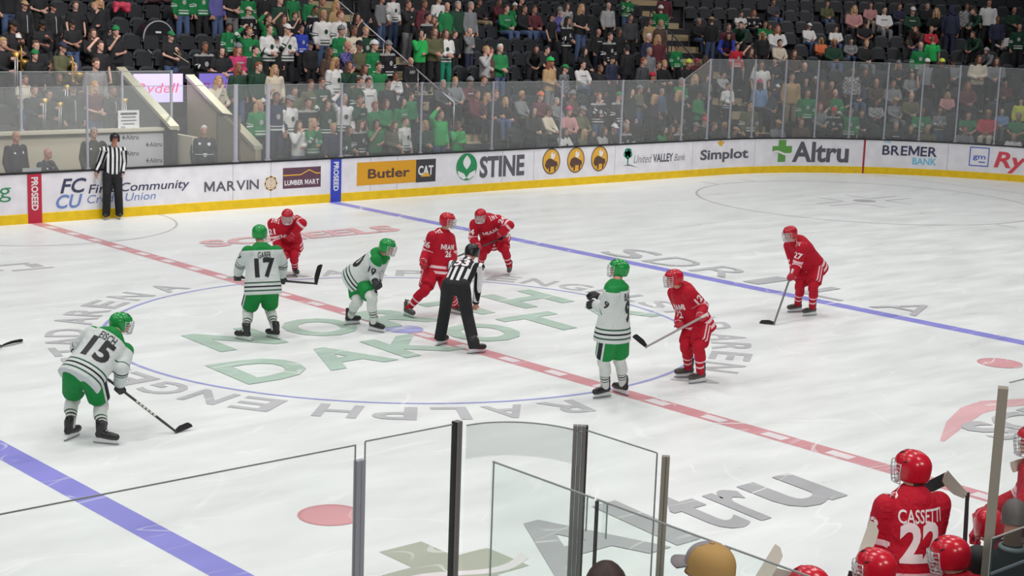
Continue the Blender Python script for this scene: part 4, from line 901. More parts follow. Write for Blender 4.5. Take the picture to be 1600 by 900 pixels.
ORD = ['front', 'second', 'third', 'fourth', 'fifth', 'sixth', 'seventh', 'eighth', 'ninth', 'tenth', 'eleventh', 'twelfth', 'thirteenth', 'fourteenth']
def section(s):
    return 'left of the tunnel' if s < TUN[1] else 'left of the first stairs' if s < AISLE[0] else 'between the two stairs' if s < AISLE[1] else 'right of the corner stairs'
def add_seat(m, pan, label, group):
    r = empty('stadium_seat', label=label, cat='seat', group=group); r.matrix_world = m
    for n, me in (('backrest', SB), ('seat_pan', pan), ('armrest', SA), ('armrest', SA2)): link_mesh(n, me, [], r, False, world=False)
CAM = SC.camera.matrix_world.inverted()
def in_frame(p, mx=30, my=40):
    q = CAM @ Vector(p)
    if q.z > -1: return None
    x = 800+2488.95*q.x/-q.z; y = 450-2488.95*q.y/-q.z
    return -q.z if -mx < x < 1600+mx and -my < y < 260 else None
def seat_spots(taken):
    spots = []
    for r in range(NROW):
        off = row_off(r)+.31; s = -9+.13*(r % 3); 
        while s < S_END-8:
            k = RR/(RR+off) if s > CX else 1
            s += .56*k
            if r < 2 and s < TUN[1]+.5: continue
            if r < 5 and TUN[0]-.45 < s < TUN[1]+(.45 if r < 3 else 2.2): continue
            if any(abs(s-a) < .95*k for a in AISLE): continue
            if any(rr == r and abs(ss-s) < .43*k for rr, ss in taken): continue
            m = frame_s(s, off, row_z(r)); d = in_frame(m @ Vector((0, 0, .7)))
            if d: spots.append((d, s, r, m))
    spots.sort(key=lambda q: q[0]); return spots
# tunnel beside the penalty box
yt0, yt1 = YB+.9, YB+4.15
def zt(y): return 1.07+.4706*(y-13.4)
mb = MB(); mb.prism([(yt0, 0), (yt1, 0), (yt1, zt(yt1)), (yt0, zt(yt0))], TUN[1]-.06, TUN[1]+.1, lambda u, v, w: Vector((w, u, v))); mb.build('wall_right', M_WALLB, kind='structure')
mb = MB(); mb.prism([(yt0+.6, 0), (yt1, 0), (yt1, zt(yt1)+.2), (yt0+.6, zt(yt0+.6)+.2)], TUN[0]-.1, TUN[0]+.04, lambda u, v, w: Vector((w, u, v))); mb.build('wall_left', M_CONC, kind='structure')
M_CAPL = C8('cap_metal', 206, 202, 176, rough=.25, metal=.4)
for x, nm, e, y0 in ((TUN[1]+.02, 'trim_4', 0, yt0), (TUN[0]-.03, 'trim_5', .2, yt0+.6)):
    mb = MB(); mb.prism([(y0, zt(y0)+e), (yt1, zt(yt1)+e), (yt1, zt(yt1)+e+.09), (y0, zt(y0)+e+.09)], x-.12, x+.12, lambda u, v, w: Vector((w, u, v))); mb.build(nm, M_CAPL, kind='structure')
mb = MB(); mb.box(((TUN[0]+TUN[1])/2, yt1+.1, 1.1), (2.2, .2, 2.2)); mb.build('opening_shade', C8('tunnel_shade', 40, 38, 40), kind='structure')  # dark sheet closing the passage; the opening's shade is in its colour
mb = MB(); mb.box((TUN[1]-.075, YB+2.1, 1.02), (.03, .95, 1.95)); mb.build('door_1', C8('door_grey', 150, 142, 128), kind='structure')
mb = MB()
for y in (YB+1.6, YB+2.6): mb.box((TUN[1]-.08, y, 1.02), (.04, .06, 1.98))
mb.box((TUN[1]-.08, YB+2.1, 2.02), (.04, 1.06, .06)); mb.build('trim_6', C8('door_frame', 120, 112, 100), kind='structure')
for x0, y, lab in ((4.62, 17.2, 'glowing purple-white screen with red lettering at the back of the tunnel'), (6.5, 17.2, 'dim violet glowing panel right of the sloping tunnel wall')):  # second panel is a dimmer lettered copy
    a = empty('led_screen', (x0+.8, y, 2.2), label=lab, cat='screen', group='screens at the tunnel')
    w_ = 1.4 if x0 < 6 else 1.35
    mb = MB(); mb.box((x0+w_/2, y+.05, 2.55), (w_+.1, .08, .82)); mb.build('screen_case', M_RAILK, a)
    mb = MB(); mb.box((x0+w_/2, y, 2.55), (w_, .02, .74)); mb.build('screen_panel', mat('screen_violet%d' % (x0 > 6), srgb(205, 190, 250) if x0 < 6 else srgb(130, 115, 205), emit=.75 if x0 < 6 else .25), a)
    text_mesh('lettering', 'Rydell', lambda p, q, x0=x0, y=y: Vector((x0+.08+p, y-.015, 2.44+q)), w_*.86, .26, mat('screen_red%d' % (x0 > 6), srgb(225, 60, 110) if x0 < 6 else srgb(150, 60, 150), emit=.6 if x0 < 6 else .2), a, shear=.2)
# penalty box: back wall, counter ledge, printed backdrop, rear glass
YP = YB+1.95
mb = MB(); mb.box((-4.6, YP+.08, .86), (18.2, .16, 1.72)); mb.build('wall_penalty_box', M_CREAM, kind='structure')
mb = MB(); mb.box((-4.6, YP+.05, 1.75), (18.3, .3, .07)); mb.build('trim_7', C8('ledge_cream', 206, 200, 184, rough=.5), kind='structure')
mb = MB(); mb.box((4.42, YP-.5, .82), (.14, 1.1, 1.64)); mb.build('partition', M_CREAM, kind='structure')
a = empty('sponsor_backdrop', (3.0, YP-.02, .35), label='grey printed backdrop with repeated small lettering behind the linesman', cat='backdrop')
mb = MB(); mb.box((3.3, YP-.02, 1.02), (1.95, .03, 1.3)); mb.build('backdrop_panel', C8('backdrop_grey', 196, 196, 200), a)
for i in range(4):
    for k in range(3):
        x = 2.45+.62*i; z = .58+.38*k+(.19 if i % 2 else 0)
        if x+.42 < 4.3: 
            text_mesh('lettering', 'Altru', lambda p, q, x=x, z=z: Vector((x+.08+p, YP-.04, z+q)), .34, .11, I_GREY, a, bold=.02)
            mb = MB(); mb.box((x+.03, YP-.04, z+.05), (.03, .006, .1)); mb.box((x+.03, YP-.04, z+.05), (.08, .006, .03)); mb.build('cross_mark', I_GREY, a)
for x0, x1 in ((-3.0, -.62), (-.62, .62), (.62, 3.12), (3.12, 4.4)):
    a = empty('rink_glass', ((x0+x1)/2, YP+.06, 1.79), label='clear glass pane behind the penalty box, %s' % ('nearest the tunnel' if x1 > 4 else 'second from the tunnel' if x1 > 3 else 'third from the tunnel' if x1 > .5 else 'at the left edge'), cat='glass pane', group='glass panes behind the penalty box')
    mb = MB(); mb.box(((x0+x1)/2, YP+.06, 2.45), (x1-x0-.05, .012, 1.32)); mb.build('pane', M_GLASS, a); mb = MB(); mb.box(((x0+x1)/2, YP+.06, 3.12), (x1-x0-.05, .02, .018)); mb.build('top_edge', M_EDGE, a)
for x in (-.62, .62, 3.12, 4.42):
    a = empty('stanchion', (x, YP+.06, 1.78), label='grey upright behind the penalty box, %s' % ('at the tunnel corner' if x > 4 else 'right of the posted notice' if x > 3 else 'above the bald standing person' if -1 < x < 0 else 'above the low seated person'), cat='post', group='posts behind the penalty box')
    mb = MB(); mb.box((x, YP+.06, 2.46), (.05, .05, 1.36)); mb.build('upright', M_ALU, a); mb = MB(); mb.box((x, YP+.06, 1.81), (.1, .1, .05)); mb.build('foot', M_ALU, a)
a = empty('notice_sheet', (3.27, YP-.03, 1.8), label='white printed notice fixed to the glass behind the linesman', cat='notice')
mb = MB(); mb.box((3.27, YP+.03, 2.0), (.55, .01, .42)); mb.build('paper', M_WHITE, a); mb = MB()
for k, w in enumerate((.42, .36, .4, .3)): mb.box((3.27, YP+.022, 2.13-.08*k), (w, .004, .022 if k else .05))
mb.build('printed_lines', I_GREY, a)
a = empty('counter_table', (-1.5, YB+.35, .0), label='white scorer counter just behind the boards at left', cat='table')
mb = MB(); mb.box((-1.6, YB+.42, 1.0), (5.2, .5, .05)); mb.build('counter_top', M_WHITE, a); mb = MB()
for x in (-4, -1.6, .8): mb.box((x, YB+.55, .49), (.06, .06, .98))
mb.build('counter_legs', M_ALU, a)
a = empty('laptop', (-.05, YB+.4, 1.03), label='thin white device lying on the scorer counter', cat='laptop')
mb = MB(); mb.box((.05, YB+.4, 1.04), (.42, .28, .025)); mb.build('base', M_WHITE, a); mb = MB(); mb.box((.05, YB+.28, 1.1), (.42, .02, .13)); mb.build('screen', C8('paper_grey', 205, 205, 210), a)
# cymbal stand, bass drum, coats
a = empty('bass_drum', tuple(path(7.1, 7.7)[0]+Vector((0, 0, row_z(7)))), label='black bass drum with a pale rim standing among the seats', cat='drum'); a.matrix_world = frame_s(7.05, 7.55, 3.2)
mb = MB(); mb.tube([(0, -.22, .5), (0, .22, .5)], .46, 32); mb.build('shell', C8('drum_black', 34, 34, 38, rough=.35), a, world=False); mb = MB()
mb.tube([(.46*cos(2*pi*i/32), -.23, .5+.46*sin(2*pi*i/32)) for i in range(33)], .022, 6); mb.build('rim', C8('rim_pale', 170, 172, 176), a, True, world=False)
mb = MB(); mb.box((0, -.225, .66), (.17, .006, .05)); mb.build('badge', M_WHITE, a, world=False)
def coat(s, off, z, m, label, sc=1.):
    a = empty('coat', label=label, cat='coat'); a.matrix_world = frame_s(s, off, z); mb = MB(); rnd = random.Random(int(s*100))
    for _ in range(9): mb.ell((rnd.uniform(-.3, .3)*sc, rnd.uniform(-.14, .12), rnd.uniform(.06, .22)), ((.2*sc, 0, 0), (0, .13, 0), (0, 0, .1)), 10, 6)
    mb.capsule((-.3*sc, -.05, .12), (-.5*sc, -.12, .02), .07, .05); link_mesh('cloth', remesh(mb, .03, 2), m, a, world=False)
coat(8.1, 9.2, 4.6, C8('coat_maroon', 74, 44, 50), 'maroon coat heaped over two seats, above the bass drum'); coat(6.6, 8.6, 4.35, C8('coat_pink', 205, 66, 92), 'pink and red garment lying on a seat back, left of the drum', .5)
coat(17.9, 1.5, .62, C8('coat_coral', 196, 104, 88), 'coral jacket bundled on a front seat behind the bison medallions', .7)
# spectators: place along the boards, row, size, pose, top, hair and hat, trousers
CROWD = """
3.02 8 1.006 A Kk brs J
3.07 7 0.925 A Kk brs,cTAN K white zip
3.87 8 0.901 C Kt brs K
3.85 7 0.906 A Kk brs,cK K white zip
4.48 7 0.945 A Kp brs K
5 7 0.932 M Kk bls K
5.17 7 1.016 A Kk bll K
1.98 5 1.127 I Kt brs,cK K
3.14 6 0.893 I Kt bks,cK K
2.09 5 0.938 I Kk brs,cW K
3.96 6 0.91 C Kp brs,cK J
4.6 6 1.048 s Kk brl K
4.73 5 1.062 M Kt bks,bG K
3.85 4 1.109 U Kt brs K
2.13 4 0.962 A Kk brs,bG K
2.62 5 1.14 s Kk brs K
2.85 4 1.077 I OLk brs,cN K
2.64 4 1.098 s Kk brs K
3.29 3 1.113 A WKk brs K
3.23 4 1.058 s Kk bls K
1.32 4 1.14 I Kk bls K
1.47 3 0.885 I CRt brs J
1.31 2 1.018 I Kk bks K
2.28 2 1.039 A Kk brs,cK K white zip
2.82 2 1.063 C Mt bll J
3.28 2 0.995 I Kk brs K white zip
1.65 2 0.952 I Kk bks K
2.34 3 0.909 I Kk brs K
6.31 5 1.003 I Kt brs,cG J
8.13 8 1.061 A Gj brs J
8.74 8 1.072 A Gj brs K
9.24 8 1.06 A PUs brl J
9.72 8 1.024 C Kt brs Y
10.26 8 0.944 A Gj bls J
9.75 7 0.919 A Kj brs,cCR K
8.58 6 0.9 A Gj bks K
8.7 5 1.091 U Gj rds K
7.41 5 1.14 s Kj brs K
7.32 4 1.041 C Kt bkl S
7.83 4 1.073 C MGh rdl,bGY K
8.35 4 1.054 A DGk bks K
7.3 3 1.04 A DGs rdl J
6.81 3 1.14 m CRh bll K
8.29 4 0.903 s DGj brl K
10.84 8 0.954 A Kk brs K
10.79 7 1.121 A DGk brs J
11.82 8 0.97 A Gt brs J
12.43 8 0.911 A Gs brs J
12.26 7 1.132 A OLs brs J
9.86 6 1.052 U Gh brs K
10.37 6 1.046 U Kt brl K
11.3 7 0.86 M Kt brs K
12.04 7 0.971 C Kj bks K
11.72 6 1.14 A Wj bls J
12.76 7 1.071 A TANs bll K
12.3 6 1.14 A Wj rds J
12.9 6 1.106 M Kt bkl K
14.4 8 1.06 A Kk brs N
15.07 8 0.94 A GYs brs J
9.35 5 1.139 C Wj brs K
9.92 5 1.14 M Wj brs,cW K
10.98 6 0.887 A Bj brs K
11.75 5 1.125 A Gj brs,bGY K
12.2 5 1.14 C CRh brs K
12.61 5 1.131 A DGj bls K
9.54 5 0.959 A Kh brs,cK K
10.71 5 0.878 A Kk brs,cN K
10.75 4 1.029 A BRk brl K
11.35 4 1.138 M PUp n K
11.77 4 1.14 C OLs brs,cK K
12.28 4 1.14 A Gj brs,bW J
10.35 3 1.129 A Wj bll J
10.8 3 1.076 M DGs brl K
11.34 3 1.022 C LGYs brl K
11.82 3 1.053 A Gt brs J
7.91 3 1.059 A DGk rds K
8.42 3 1.017 A CRs bll K
15.53 8 0.995 A Wj brs J
15.43 7 1.109 M Kh brs Y
16.06 7 1.129 A Ms brs K
17.32 8 0.974 C Wj brs J
16.98 7 1.094 A Gs n K
17.41 7 1.124 A DGk gys K
17.94 7 1.119 A GYk gys K
19.86 9 0.946 s Ks brs H
20.73 9 0.982 s Mk brl J
20.33 8 1.14 s Gh brs J
15.54 6 1.14 C Kj bks K
16.55 7 1.14 m Ms brl K
14.6 5 1.1 M LGh bkl K
15.13 5 1.14 C OLs brl K
15.57 5 1.107 C Wj brl GP
16.62 6 0.836 A Kk brs K
17.21 6 0.888 M GYk n N
16.45 4 1.077 M LGYs bls K
16.63 4 1.054 A BRs brs K
17.01 4 1.113 C Gs whs J
12.78 4 1.133 A Kj brs,bGY K
13.6 4 0.878 A Ks n K ARMY lettering
12.41 3 0.899 M Wh brs K
21.43 9 0.87 s Gj bls,bW J
21.13 8 1.14 s Kk brs J
21.57 8 1.14 s Mk brs J
21.74 9 1.038 s Kk bks K
21.47 7 0.95 A Kt bks,cK K
21.37 6 1.135 C Kj bkl K
22.45 8 0.916 A LGYk brl K
22.4 7 1.14 C Kv bll J
22.34 8 1.106 m PUh brs,bGY K
23.38 8 0.957 A LGYs n K
24.05 9 0.901 M Gj brs J
23.57 7 0.967 A DGYk brs K
22.44 6 0.917 A Kh n N
22.29 5 1.092 A Kj brs K
22.97 6 0.926 A Kk brs K
19.14 5 1.005 l Kk bks K
19.86 5 1.117 s Kt bks K
21.53 5 1.089 s Kh rds,h K
22.3 5 1.058 s Kk bks K
21.82 4 0.903 A Nk brs,bK K lanyard badge
22.3 4 1.119 B Kk bks K
18.3 3 1.127 C TANk rdl,bLG Y
18.93 3 1.007 A GYp brs,cG K
20.65 4 1.101 s Wh bks J
20.45 3 1.004 A Kk brs K
23.31 5 1.093 A Nk whs K
23.55 5 1.071 A Mk bll K
24.02 7 0.898 A TANk brs K
23.95 6 1.118 A BRk bls K
24.51 8 0.926 B Gj brs,bW K
24.81 9 0.958 B Mk brs Y
25.35 8 0.929 s Kk gys J
25.36 7 0.965 B Kk brs,cTAN J
25.5 6 1.092 A Mt brs K
26.34 9 0.858 s Wt bks J
26.58 9 0.91 s Kj rdl K
25.95 7 1.064 l DGh bks K
26.25 6 0.952 A Kk bll K
26.66 8 0.916 s Gj brs K
25.46 6 1.081 l Bk bkl J
25.48 5 0.951 A Rj bks K
25.55 4 1.113 U Kt brl K
24.04 5 0.909 A Gj brs,cK K
24.07 4 1.131 s Kk bls,bYE K
24.59 5 0.822 s Mk bls,bMG K
24.44 4 0.935 B BRk brl K
23.67 5 1.129 s Mk bls K
22.92 4 1.073 A GYk gys K
22.25 3 1.14 A DGYk rds K
23.27 4 1.086 s Kk brs K
23.43 4 1.123 s Kk bls K
25.59 4 0.956 B CRh brs K
25.56 3 1.107 A Wt brl K
27.06 10 0.926 s DGYk brs J
28.01 10 0.925 s OLk brs J
28.42 9 1.133 s Pv bll K
28.76 10 0.932 s Ps brs CR
28.96 9 1.14 s Wh bks Y
26.76 7 1.14 s Ws rdl J
27.52 8 0.904 s Ws brs,cW J
28.02 8 0.854 s Ws bks J
28.56 8 1.058 s Kt brs,cK K
27.65 7 0.842 s ORs bll K
27.8 6 1.14 s DGk bls J
28.23 7 0.854 s GYh bks J
28.46 6 1.14 s Kh bls Y
26.67 6 1.079 s CRs bks K
26.82 5 1.14 s BRp brl K
26.75 8 0.844 s Gj brs K
26.39 5 0.874 m Kk n K
26.89 4 1.14 s Kk n K
29.27 10 0.925 s Nk brs Y
29.46 9 1.14 s DGh brs,cW K
29.74 10 0.954 s Kk gys K
29.86 9 1.14 s Kk bll K
30.11 8 1.14 B Nk bks,h N
30.38 9 0.97 A LGYp brs K
30.58 9 1.038 l DGk brs K
30.76 9 1.07 A Ws brs K
30.95 8 0.961 A Nk brs K
31.2 9 0.922 C DGk n K
31.38 7 1.075 A DGj bks K
31.06 8 0.905 s Ws n K
30.58 7 1.033 l DGk brs K
29.48 7 1.125 l BRp bks J
29.79 8 0.939 s Rh bls K
29.76 6 0.97 B LGt rds K
29.48 5 1.094 A Gj n K
29.6 4 1.01 A GYt brs,cW K
29.92 4 1.022 A Kk bls,cYE K
30.19 5 1.058 s GYk brs,cK K
29.06 5 0.938 s Kk bll,bGY K
30.71 4 1.121 C CRs brl K
30.87 6 0.928 l GYh brs,bLGY K
31.06 5 1.14 s GYs brl K
6.85 1 1.033 A Gj bll K
7.36 1 1.14 U Nj brs N
7.76 1 1.083 A Wj brs,cGY K
8.33 1 1.047 A Kj bks K
8.48 2 0.946 A OLk brs K
8.98 2 1.055 A OLh brs K
9.33 2 1.084 A DGh brs K
8.92 1 1.011 U DGj brl K
9.45 1 1.097 U Wj gys K
9.94 1 1.072 M DGh brs K
10.55 2 1.088 A DGj brs K SIOUX lettering
10.85 2 1.076 A Wh brs K
10.45 1 0.973 A Gt rds K
7.47 0 0.998 M Ws brl J
7.91 0 1.02 M Gj bll K
8.52 0 0.941 A Nk bls K
9 0 0.893 C DGj brl K
9.36 0 0.977 A Kj brl K
9.87 0 0.979 M Gt bkl K
10.81 1 1.011 C Gs brl K
11.52 2 1.051 A Kk bks K
11.36 1 1.037 A Gh bkl K
12.33 2 0.831 A Gs brs K
10.47 0 0.949 C OLs brl K
10.81 0 1.006 A Wj brs K
11.5 0 0.943 C DGs bll K
11.99 0 1.103 U LGs brs J
12.63 0 0.914 M LGs brl J
14.24 3 1.023 s DGYk gys K
14.69 3 1.081 s GYk bls K
15.27 3 1.062 s Mh brs,bGY K
15.79 3 1.105 s Kk brs J
14.83 2 1.14 s Ms brs K
15.23 2 1.072 s Kk bll K
15.54 2 1.14 s Kk rds J
15.92 2 0.97 s Kk bll K
16.57 2 1.103 s GYk bls K
17.31 2 1.062 s Mk brs,bOR K
17.97 2 0.941 s GYk gys K
18.65 2 1.078 s BRk brs,bGY K
18.77 1 1.044 M Kj rds J
19.61 1 1.048 A Kj brs,cG J
20.12 1 1.127 A Kk bkl K
21.39 2 0.886 C OLv brs,bGY J
16.27 1 1.119 s Kk bkl K
16.9 1 1.093 s CRk brs,cBR K
17.68 1 1.079 s Pk brs,bMG K
18.26 1 1.085 s OLk brs,cGY K
16.77 0 0.991 s Wj brl K
17.55 0 0.94 s OLk bll K
17.86 0 0.917 s Kk bkl K
18.36 0 0.968 s LGYk brl K
18.76 0 1.022 s Kk brs,cW K
19.27 0 1.026 s Kj gys K
22.63 3 1.14 s Kk brs,bR K
21.18 1 0.998 C Kk bll K
22.29 2 0.83 A SLs gys N
22.21 1 1.061 A Kk bll K
22.9 2 1.026 M Gj gys K
23.33 2 1.089 A Kk bll K
24.12 3 0.82 A DGYk brl K
22.93 1 1.057 C Gk bks,cK K
24.97 4 0.841 s LGYh bks K
24.34 2 0.942 C Wj brs K
24.12 0 1.127 A OLj brs K
25.24 2 1.001 B LBk brl,bMG K
20.95 0 0.938 s Gt bkl K
21.27 0 0.946 s BRk brl K
21.61 0 0.955 s Kj brs K
22.31 0 0.988 s Kk brs,cGY K
22.64 0 1.116 s Kk brs,cR K
23.01 0 0.992 s Kk brs K
23.36 0 0.987 s Kk bls K
23.78 0 0.863 s BRk brs,cTAN K
26.14 4 0.834 s Nk brs K
25.57 2 1.14 s DGYk brs,cK K
26.04 3 0.883 s Nk brs,cW K
26.1 2 1.14 A TANk brs H
26.48 2 1.073 A Kk bkl K
26.94 3 0.835 A Kk whs K
26.9 2 1.017 A BRk brl K
26.27 1 1.102 A Gj brs K
26.7 1 1.14 s GYs rdl K
26.94 2 1.109 s CRk bll K
27.39 3 0.996 s Mk n K
27.3 2 1.14 s Gj n K
27.07 1 1.019 s Kj rds,cR K
27.83 3 1.017 A LGYp gys K
28 3 1.11 s Nk brs,cK J
28.28 4 1.043 s Kk brs K
28.44 3 1.111 s BRp n K
28.83 3 1.092 s GYk brs K
25.87 0 1.091 s BRk rds K
25.17 0 1.032 s GYk brs,cTAN K
27.29 0 1.045 U Gj brs K
27.84 1 0.989 s Kk brs K
28.35 2 0.908 s LGYp brs K
28.66 0 1.058 s Kh gys K
29.07 0 0.986 s Kk bls K
29.54 0 1.025 s OLs bls K
29.44 1 1.124 s Gj brs K
29.87 1 0.823 C GYj bls J
29.21 2 1.14 s OLk n K
28.84 2 0.983 s GYh brs,cTAN Y
29.3 4 1.002 s GYk bks K
30.63 1 1.063 s Gt bks K
31.1 1 1.125 s Rs bls CR
31.39 2 0.82 s LBs n Y
31.86 1 1.103 s Gt gys K
30.57 0 1.041 s GYs rds K
31.83 2 0.839 A YEv brs K
31.89 0 0.93 s Wt bls K
30.55 3 1.14 s Ms rdl K
30.09 3 0.851 s Pk bll K
31.32 4 0.886 s Mk bks K
"""
# ------------------------------------------------------------------ spectators
def civ_pose(kind):
    V = Vector; g = {}
    if kind in 'sm':
        g = dict(pel=(0, .12, .52), nk=(0, .13, 1.0), hd=(0, .07, 1.19), hL=(.09, .10, .50), hR=(-.09, .10, .50), kL=(.12, -.34, .5), kR=(-.12, -.34, .5), aL=(.11, -.36, .09), aR=(-.11, -.36, .09))
        g.update(sL=(.19, .13, .97), sR=(-.19, .13, .97), eL=(.24, .0, .74), eR=(-.24, .0, .74), wL=(.05, -.2, .66), wR=(-.05, -.2, .64))
        if kind == 'm': g.update(eR=(-.2, -.13, .8), wR=(-.05, -.12, 1.04))
    elif kind == 'l':
        g = dict(pel=(0, .18, .86), nk=(.05, -.15, 1.22), hd=(.07, -.28, 1.36), hL=(.09, .16, .84), hR=(-.09, .16, .84), kL=(.1, .05, .46), kR=(-.1, .05, .46), aL=(.11, .12, .09), aR=(-.11, .12, .09), sL=(.23, -.12, 1.18), sR=(-.13, -.14, 1.18), eL=(.25, -.25, .93), eR=(-.2, -.25, .93), wL=(.14, -.42, .8), wR=(-.05, -.42, .8))
    else:
        g = dict(pel=(0, .0, .93), nk=(0, .01, 1.43), hd=(0, -.025, 1.63), hL=(.09, 0, .90), hR=(-.09, 0, .90), kL=(.11, -.03, .49), kR=(-.11, -.03, .49), aL=(.12, .02, .09), aR=(-.12, .02, .09), sL=(.19, .01, 1.40), sR=(-.19, .01, 1.40))
        arms = dict(A=((.25, .02, 1.12), (-.25, .02, 1.12), (.24, -.07, .87), (-.24, -.07, .87)), C=((.25, -.0, 1.13), (-.25, .0, 1.13), (.03, -.2, 1.08), (-.03, -.22, 1.03)), M=((.25, .0, 1.13), (-.22, -.13, 1.2), (.0, -.22, 1.1), (-.05, -.17, 1.46)),
                    U=((.25, .02, 1.12), (-.34, -.05, 1.56), (.22, -.09, .88), (-.16, -.06, 1.74)), I=((.24, -.05, 1.14), (-.24, -.05, 1.14), (.05, -.27, 1.28), (-.06, -.28, 1.05)))
        e1, e2, w1, w2 = arms[kind]; g.update(eL=e1, eR=e2, wL=w1, wR=w2)
    for S in 'LR': a = g['a'+S]; g['t'+S] = (a[0]*1.25, a[1]-.17, a[2]-.045)
    g['F'] = (0, -1, 0); return g
CIV = {}
def civ(kind):
    if kind in CIV: return CIV[kind]
    j = civ_pose(kind); f = Fig(j, (0, -1, -.05)); g = f.j; hands = {'curl': .55}
    for S in 'LR':
        d = nz(g['w'+S]-g['e'+S]); pm = Vector((1 if S == 'R' else -1, .3, .1))
        hands[S] = hand_frame(g['w'+S], g['e'+S], palm=pm)
    d = dict(M=f.HM, body=f.body(hands=hands, voxel=.013, slim=.84))
    spec = [(-.16, .19, .135), (.0, .188, .14), (.35, .178, .132), (.65, .192, .135), (.86, .175, .11), (1.0, .09, .08), (1.1, .06, .064)]
    d['long'] = f.top(spec, .076, .062, .047, voxel=.02, smooth=3); d['short'] = f.top(spec, .076, .066, .05, voxel=.02, short=True, smooth=3)
    d['trousers'] = f.pants(rh=.098, rk=.076, full=True, hipw=.172, hipd=.128, waist=.02, voxel=.02, ra=.06)
    mb = MB()
    for S in 'LR': a, t = g['a'+S], g['t'+S]; mb.capsule(a+Vector((0, .035, -.045)), t, .044, .04, 10, 3); mb.capsule(a+Vector((0, 0, -.02)), a+Vector((0, 0, .03)), .044, .05, 10, 3)
    d['shoes'] = mb.mesh('shoes')
    bv = bvh_of(d['long']); fr = nz(f.sl.cross(f.ud)); fr = fr if fr.y < 0 else -fr; u = nz(f.ud.cross(fr)); L = (g['nk']-g['pel']).length
    tmp = []
    for pts, k, hgt in (([(cos(2*pi*i/14)*.85, sin(2*pi*i/14)) for i in range(14)], .062, .55), ([(-1.5, -.22), (1.5, -.22), (1.35, .22), (-1.35, .22)], .075, .72)):
        o = poly_decal(pts, bv, g['pel']+f.ud*L*hgt+fr*.05, u, f.ud, k, M_WHITE, None, 'e', .006); me = o.data; bpy.data.objects.remove(o); me.materials.clear(); tmp.append(me)
    d['emblem'], d['wordbar'] = tmp
    mb = MB()
    s_ = [(-.004, z) for z in ()]
    L0 = g['pel']-f.ud*.07; pts = []
    for i in range(9):
        c = L0+(g['nk']-f.ud*.07-L0)*(i/8); h = bv.ray_cast(c+fr*.4, -fr, .6); pts.append((h[0] if h[0] else c)+fr*.004)
    mb.loft([[p-u*.014, p-u*.014+fr*.006, p+u*.014+fr*.006, p+u*.014] for p in pts]); d['zip'] = mb.mesh('zip')
    def word(t):
        o = decal(t, bv, g['pel']+f.ud*L*.68+fr*.05, u, f.ud, .1, M_WHITE, None, .04, 'w', w=.26, lift=.008); me = o.data; bpy.data.objects.remove(o); me.materials.clear(); return me
    d['word'] = word
    CIV[kind] = d; return d
HAIR = {}
def dome(mb, rx, ry, rz, low, cy=-.012, cz=.02, nu=24, nv=7, bump=0, rnd=None):
    """partial ellipsoid shell: low(azimuth) = lower edge height"""
    vs = []
    for i in range(nu):
        a = 2*pi*i/nu; lo = low(a)
        for q in range(nv+1):
            z = lo+(rz-lo)*q/nv if q < nv else rz
            k = sqrt(max(0, 1-(max(-.8, min(1, z/rz)))**2)) if z > 0 else 1-.05*abs(z/rz)
            b = 1+(rnd.uniform(-bump, bump) if rnd and q < nv else 0); vs.append((rx*sin(a)*k*b, cy+ry*cos(a)*k*b, cz+z))
    N = nv+1; mb.add(vs, [(i*N+q, ((i+1) % nu)*N+q, ((i+1) % nu)*N+q+1, i*N+q+1) for i in range(nu) for q in range(nv)]); return mb
def hair_mesh(k):
    if k in HAIR: return HAIR[k]
    mb = MB(); rnd = random.Random(5)
    if k == 's': dome(mb, .082, .104, .108, lambda a: .05 if cos(a) > .55 else (-.0 if cos(a) > 0 else -.075), bump=.035, rnd=rnd)
    elif k == 'l':
        dome(mb, .086, .106, .11, lambda a: .052 if cos(a) > .6 else (-.05 if cos(a) > .2 else -.11), bump=.03, rnd=rnd)
        for sx, y in ((-.075, .005), (.075, .005), (-.06, -.06), (.06, -.06), (0, -.09), (-.085, -.03), (.085, -.03)): mb.capsule((sx, y, -.02), (sx*1.15, y-.01-.02*(y < 0), -.27-.05*rnd.random()), .036, .024, 8, 3)
    elif k == 'cap':
        dome(mb, .09, .108, .115, lambda a: .03); vs = []
        for i in range(9): a = radians(-58+14.5*i); vs += [(.088*sin(a), .1*cos(a)-.012, .052), (.084*sin(a), .1*cos(a)+.07*cos(a)**.7-.0, .036)]
        n = len(vs); mb.add(vs+[(x, y, z-.008) for x, y, z in vs], [(2*i, 2*i+1, 2*i+3, 2*i+2) for i in range(8)]+[(2*i+n, 2*i+2+n, 2*i+3+n, 2*i+1+n) for i in range(8)]+[(2*i+1, 2*i+1+n, 2*i+3+n, 2*i+3) for i in range(8)])
    elif k == 'beanie':
        dome(mb, .094, .112, .125, lambda a: .0 if cos(a) < 0 else .025, cz=.025); dome(mb, .099, .117, .06, lambda a: -.005 if cos(a) < 0 else .02, cz=.025, nv=3); mb.ell((0, -.012, .148), ((.018, 0, 0), (0, .018, 0), (0, 0, .016)), 10, 6)
    elif k == 'hood':
        dome(mb, .105, .12, .125, lambda a: .06 if cos(a) > .6 else -.13, cy=-.022)
        mb.capsule((-.09, -.04, -.14), (.09, -.04, -.14), .06, .06, 10, 3)
    HAIR[k] = mb.mesh('hair_'+k); return HAIR[k]
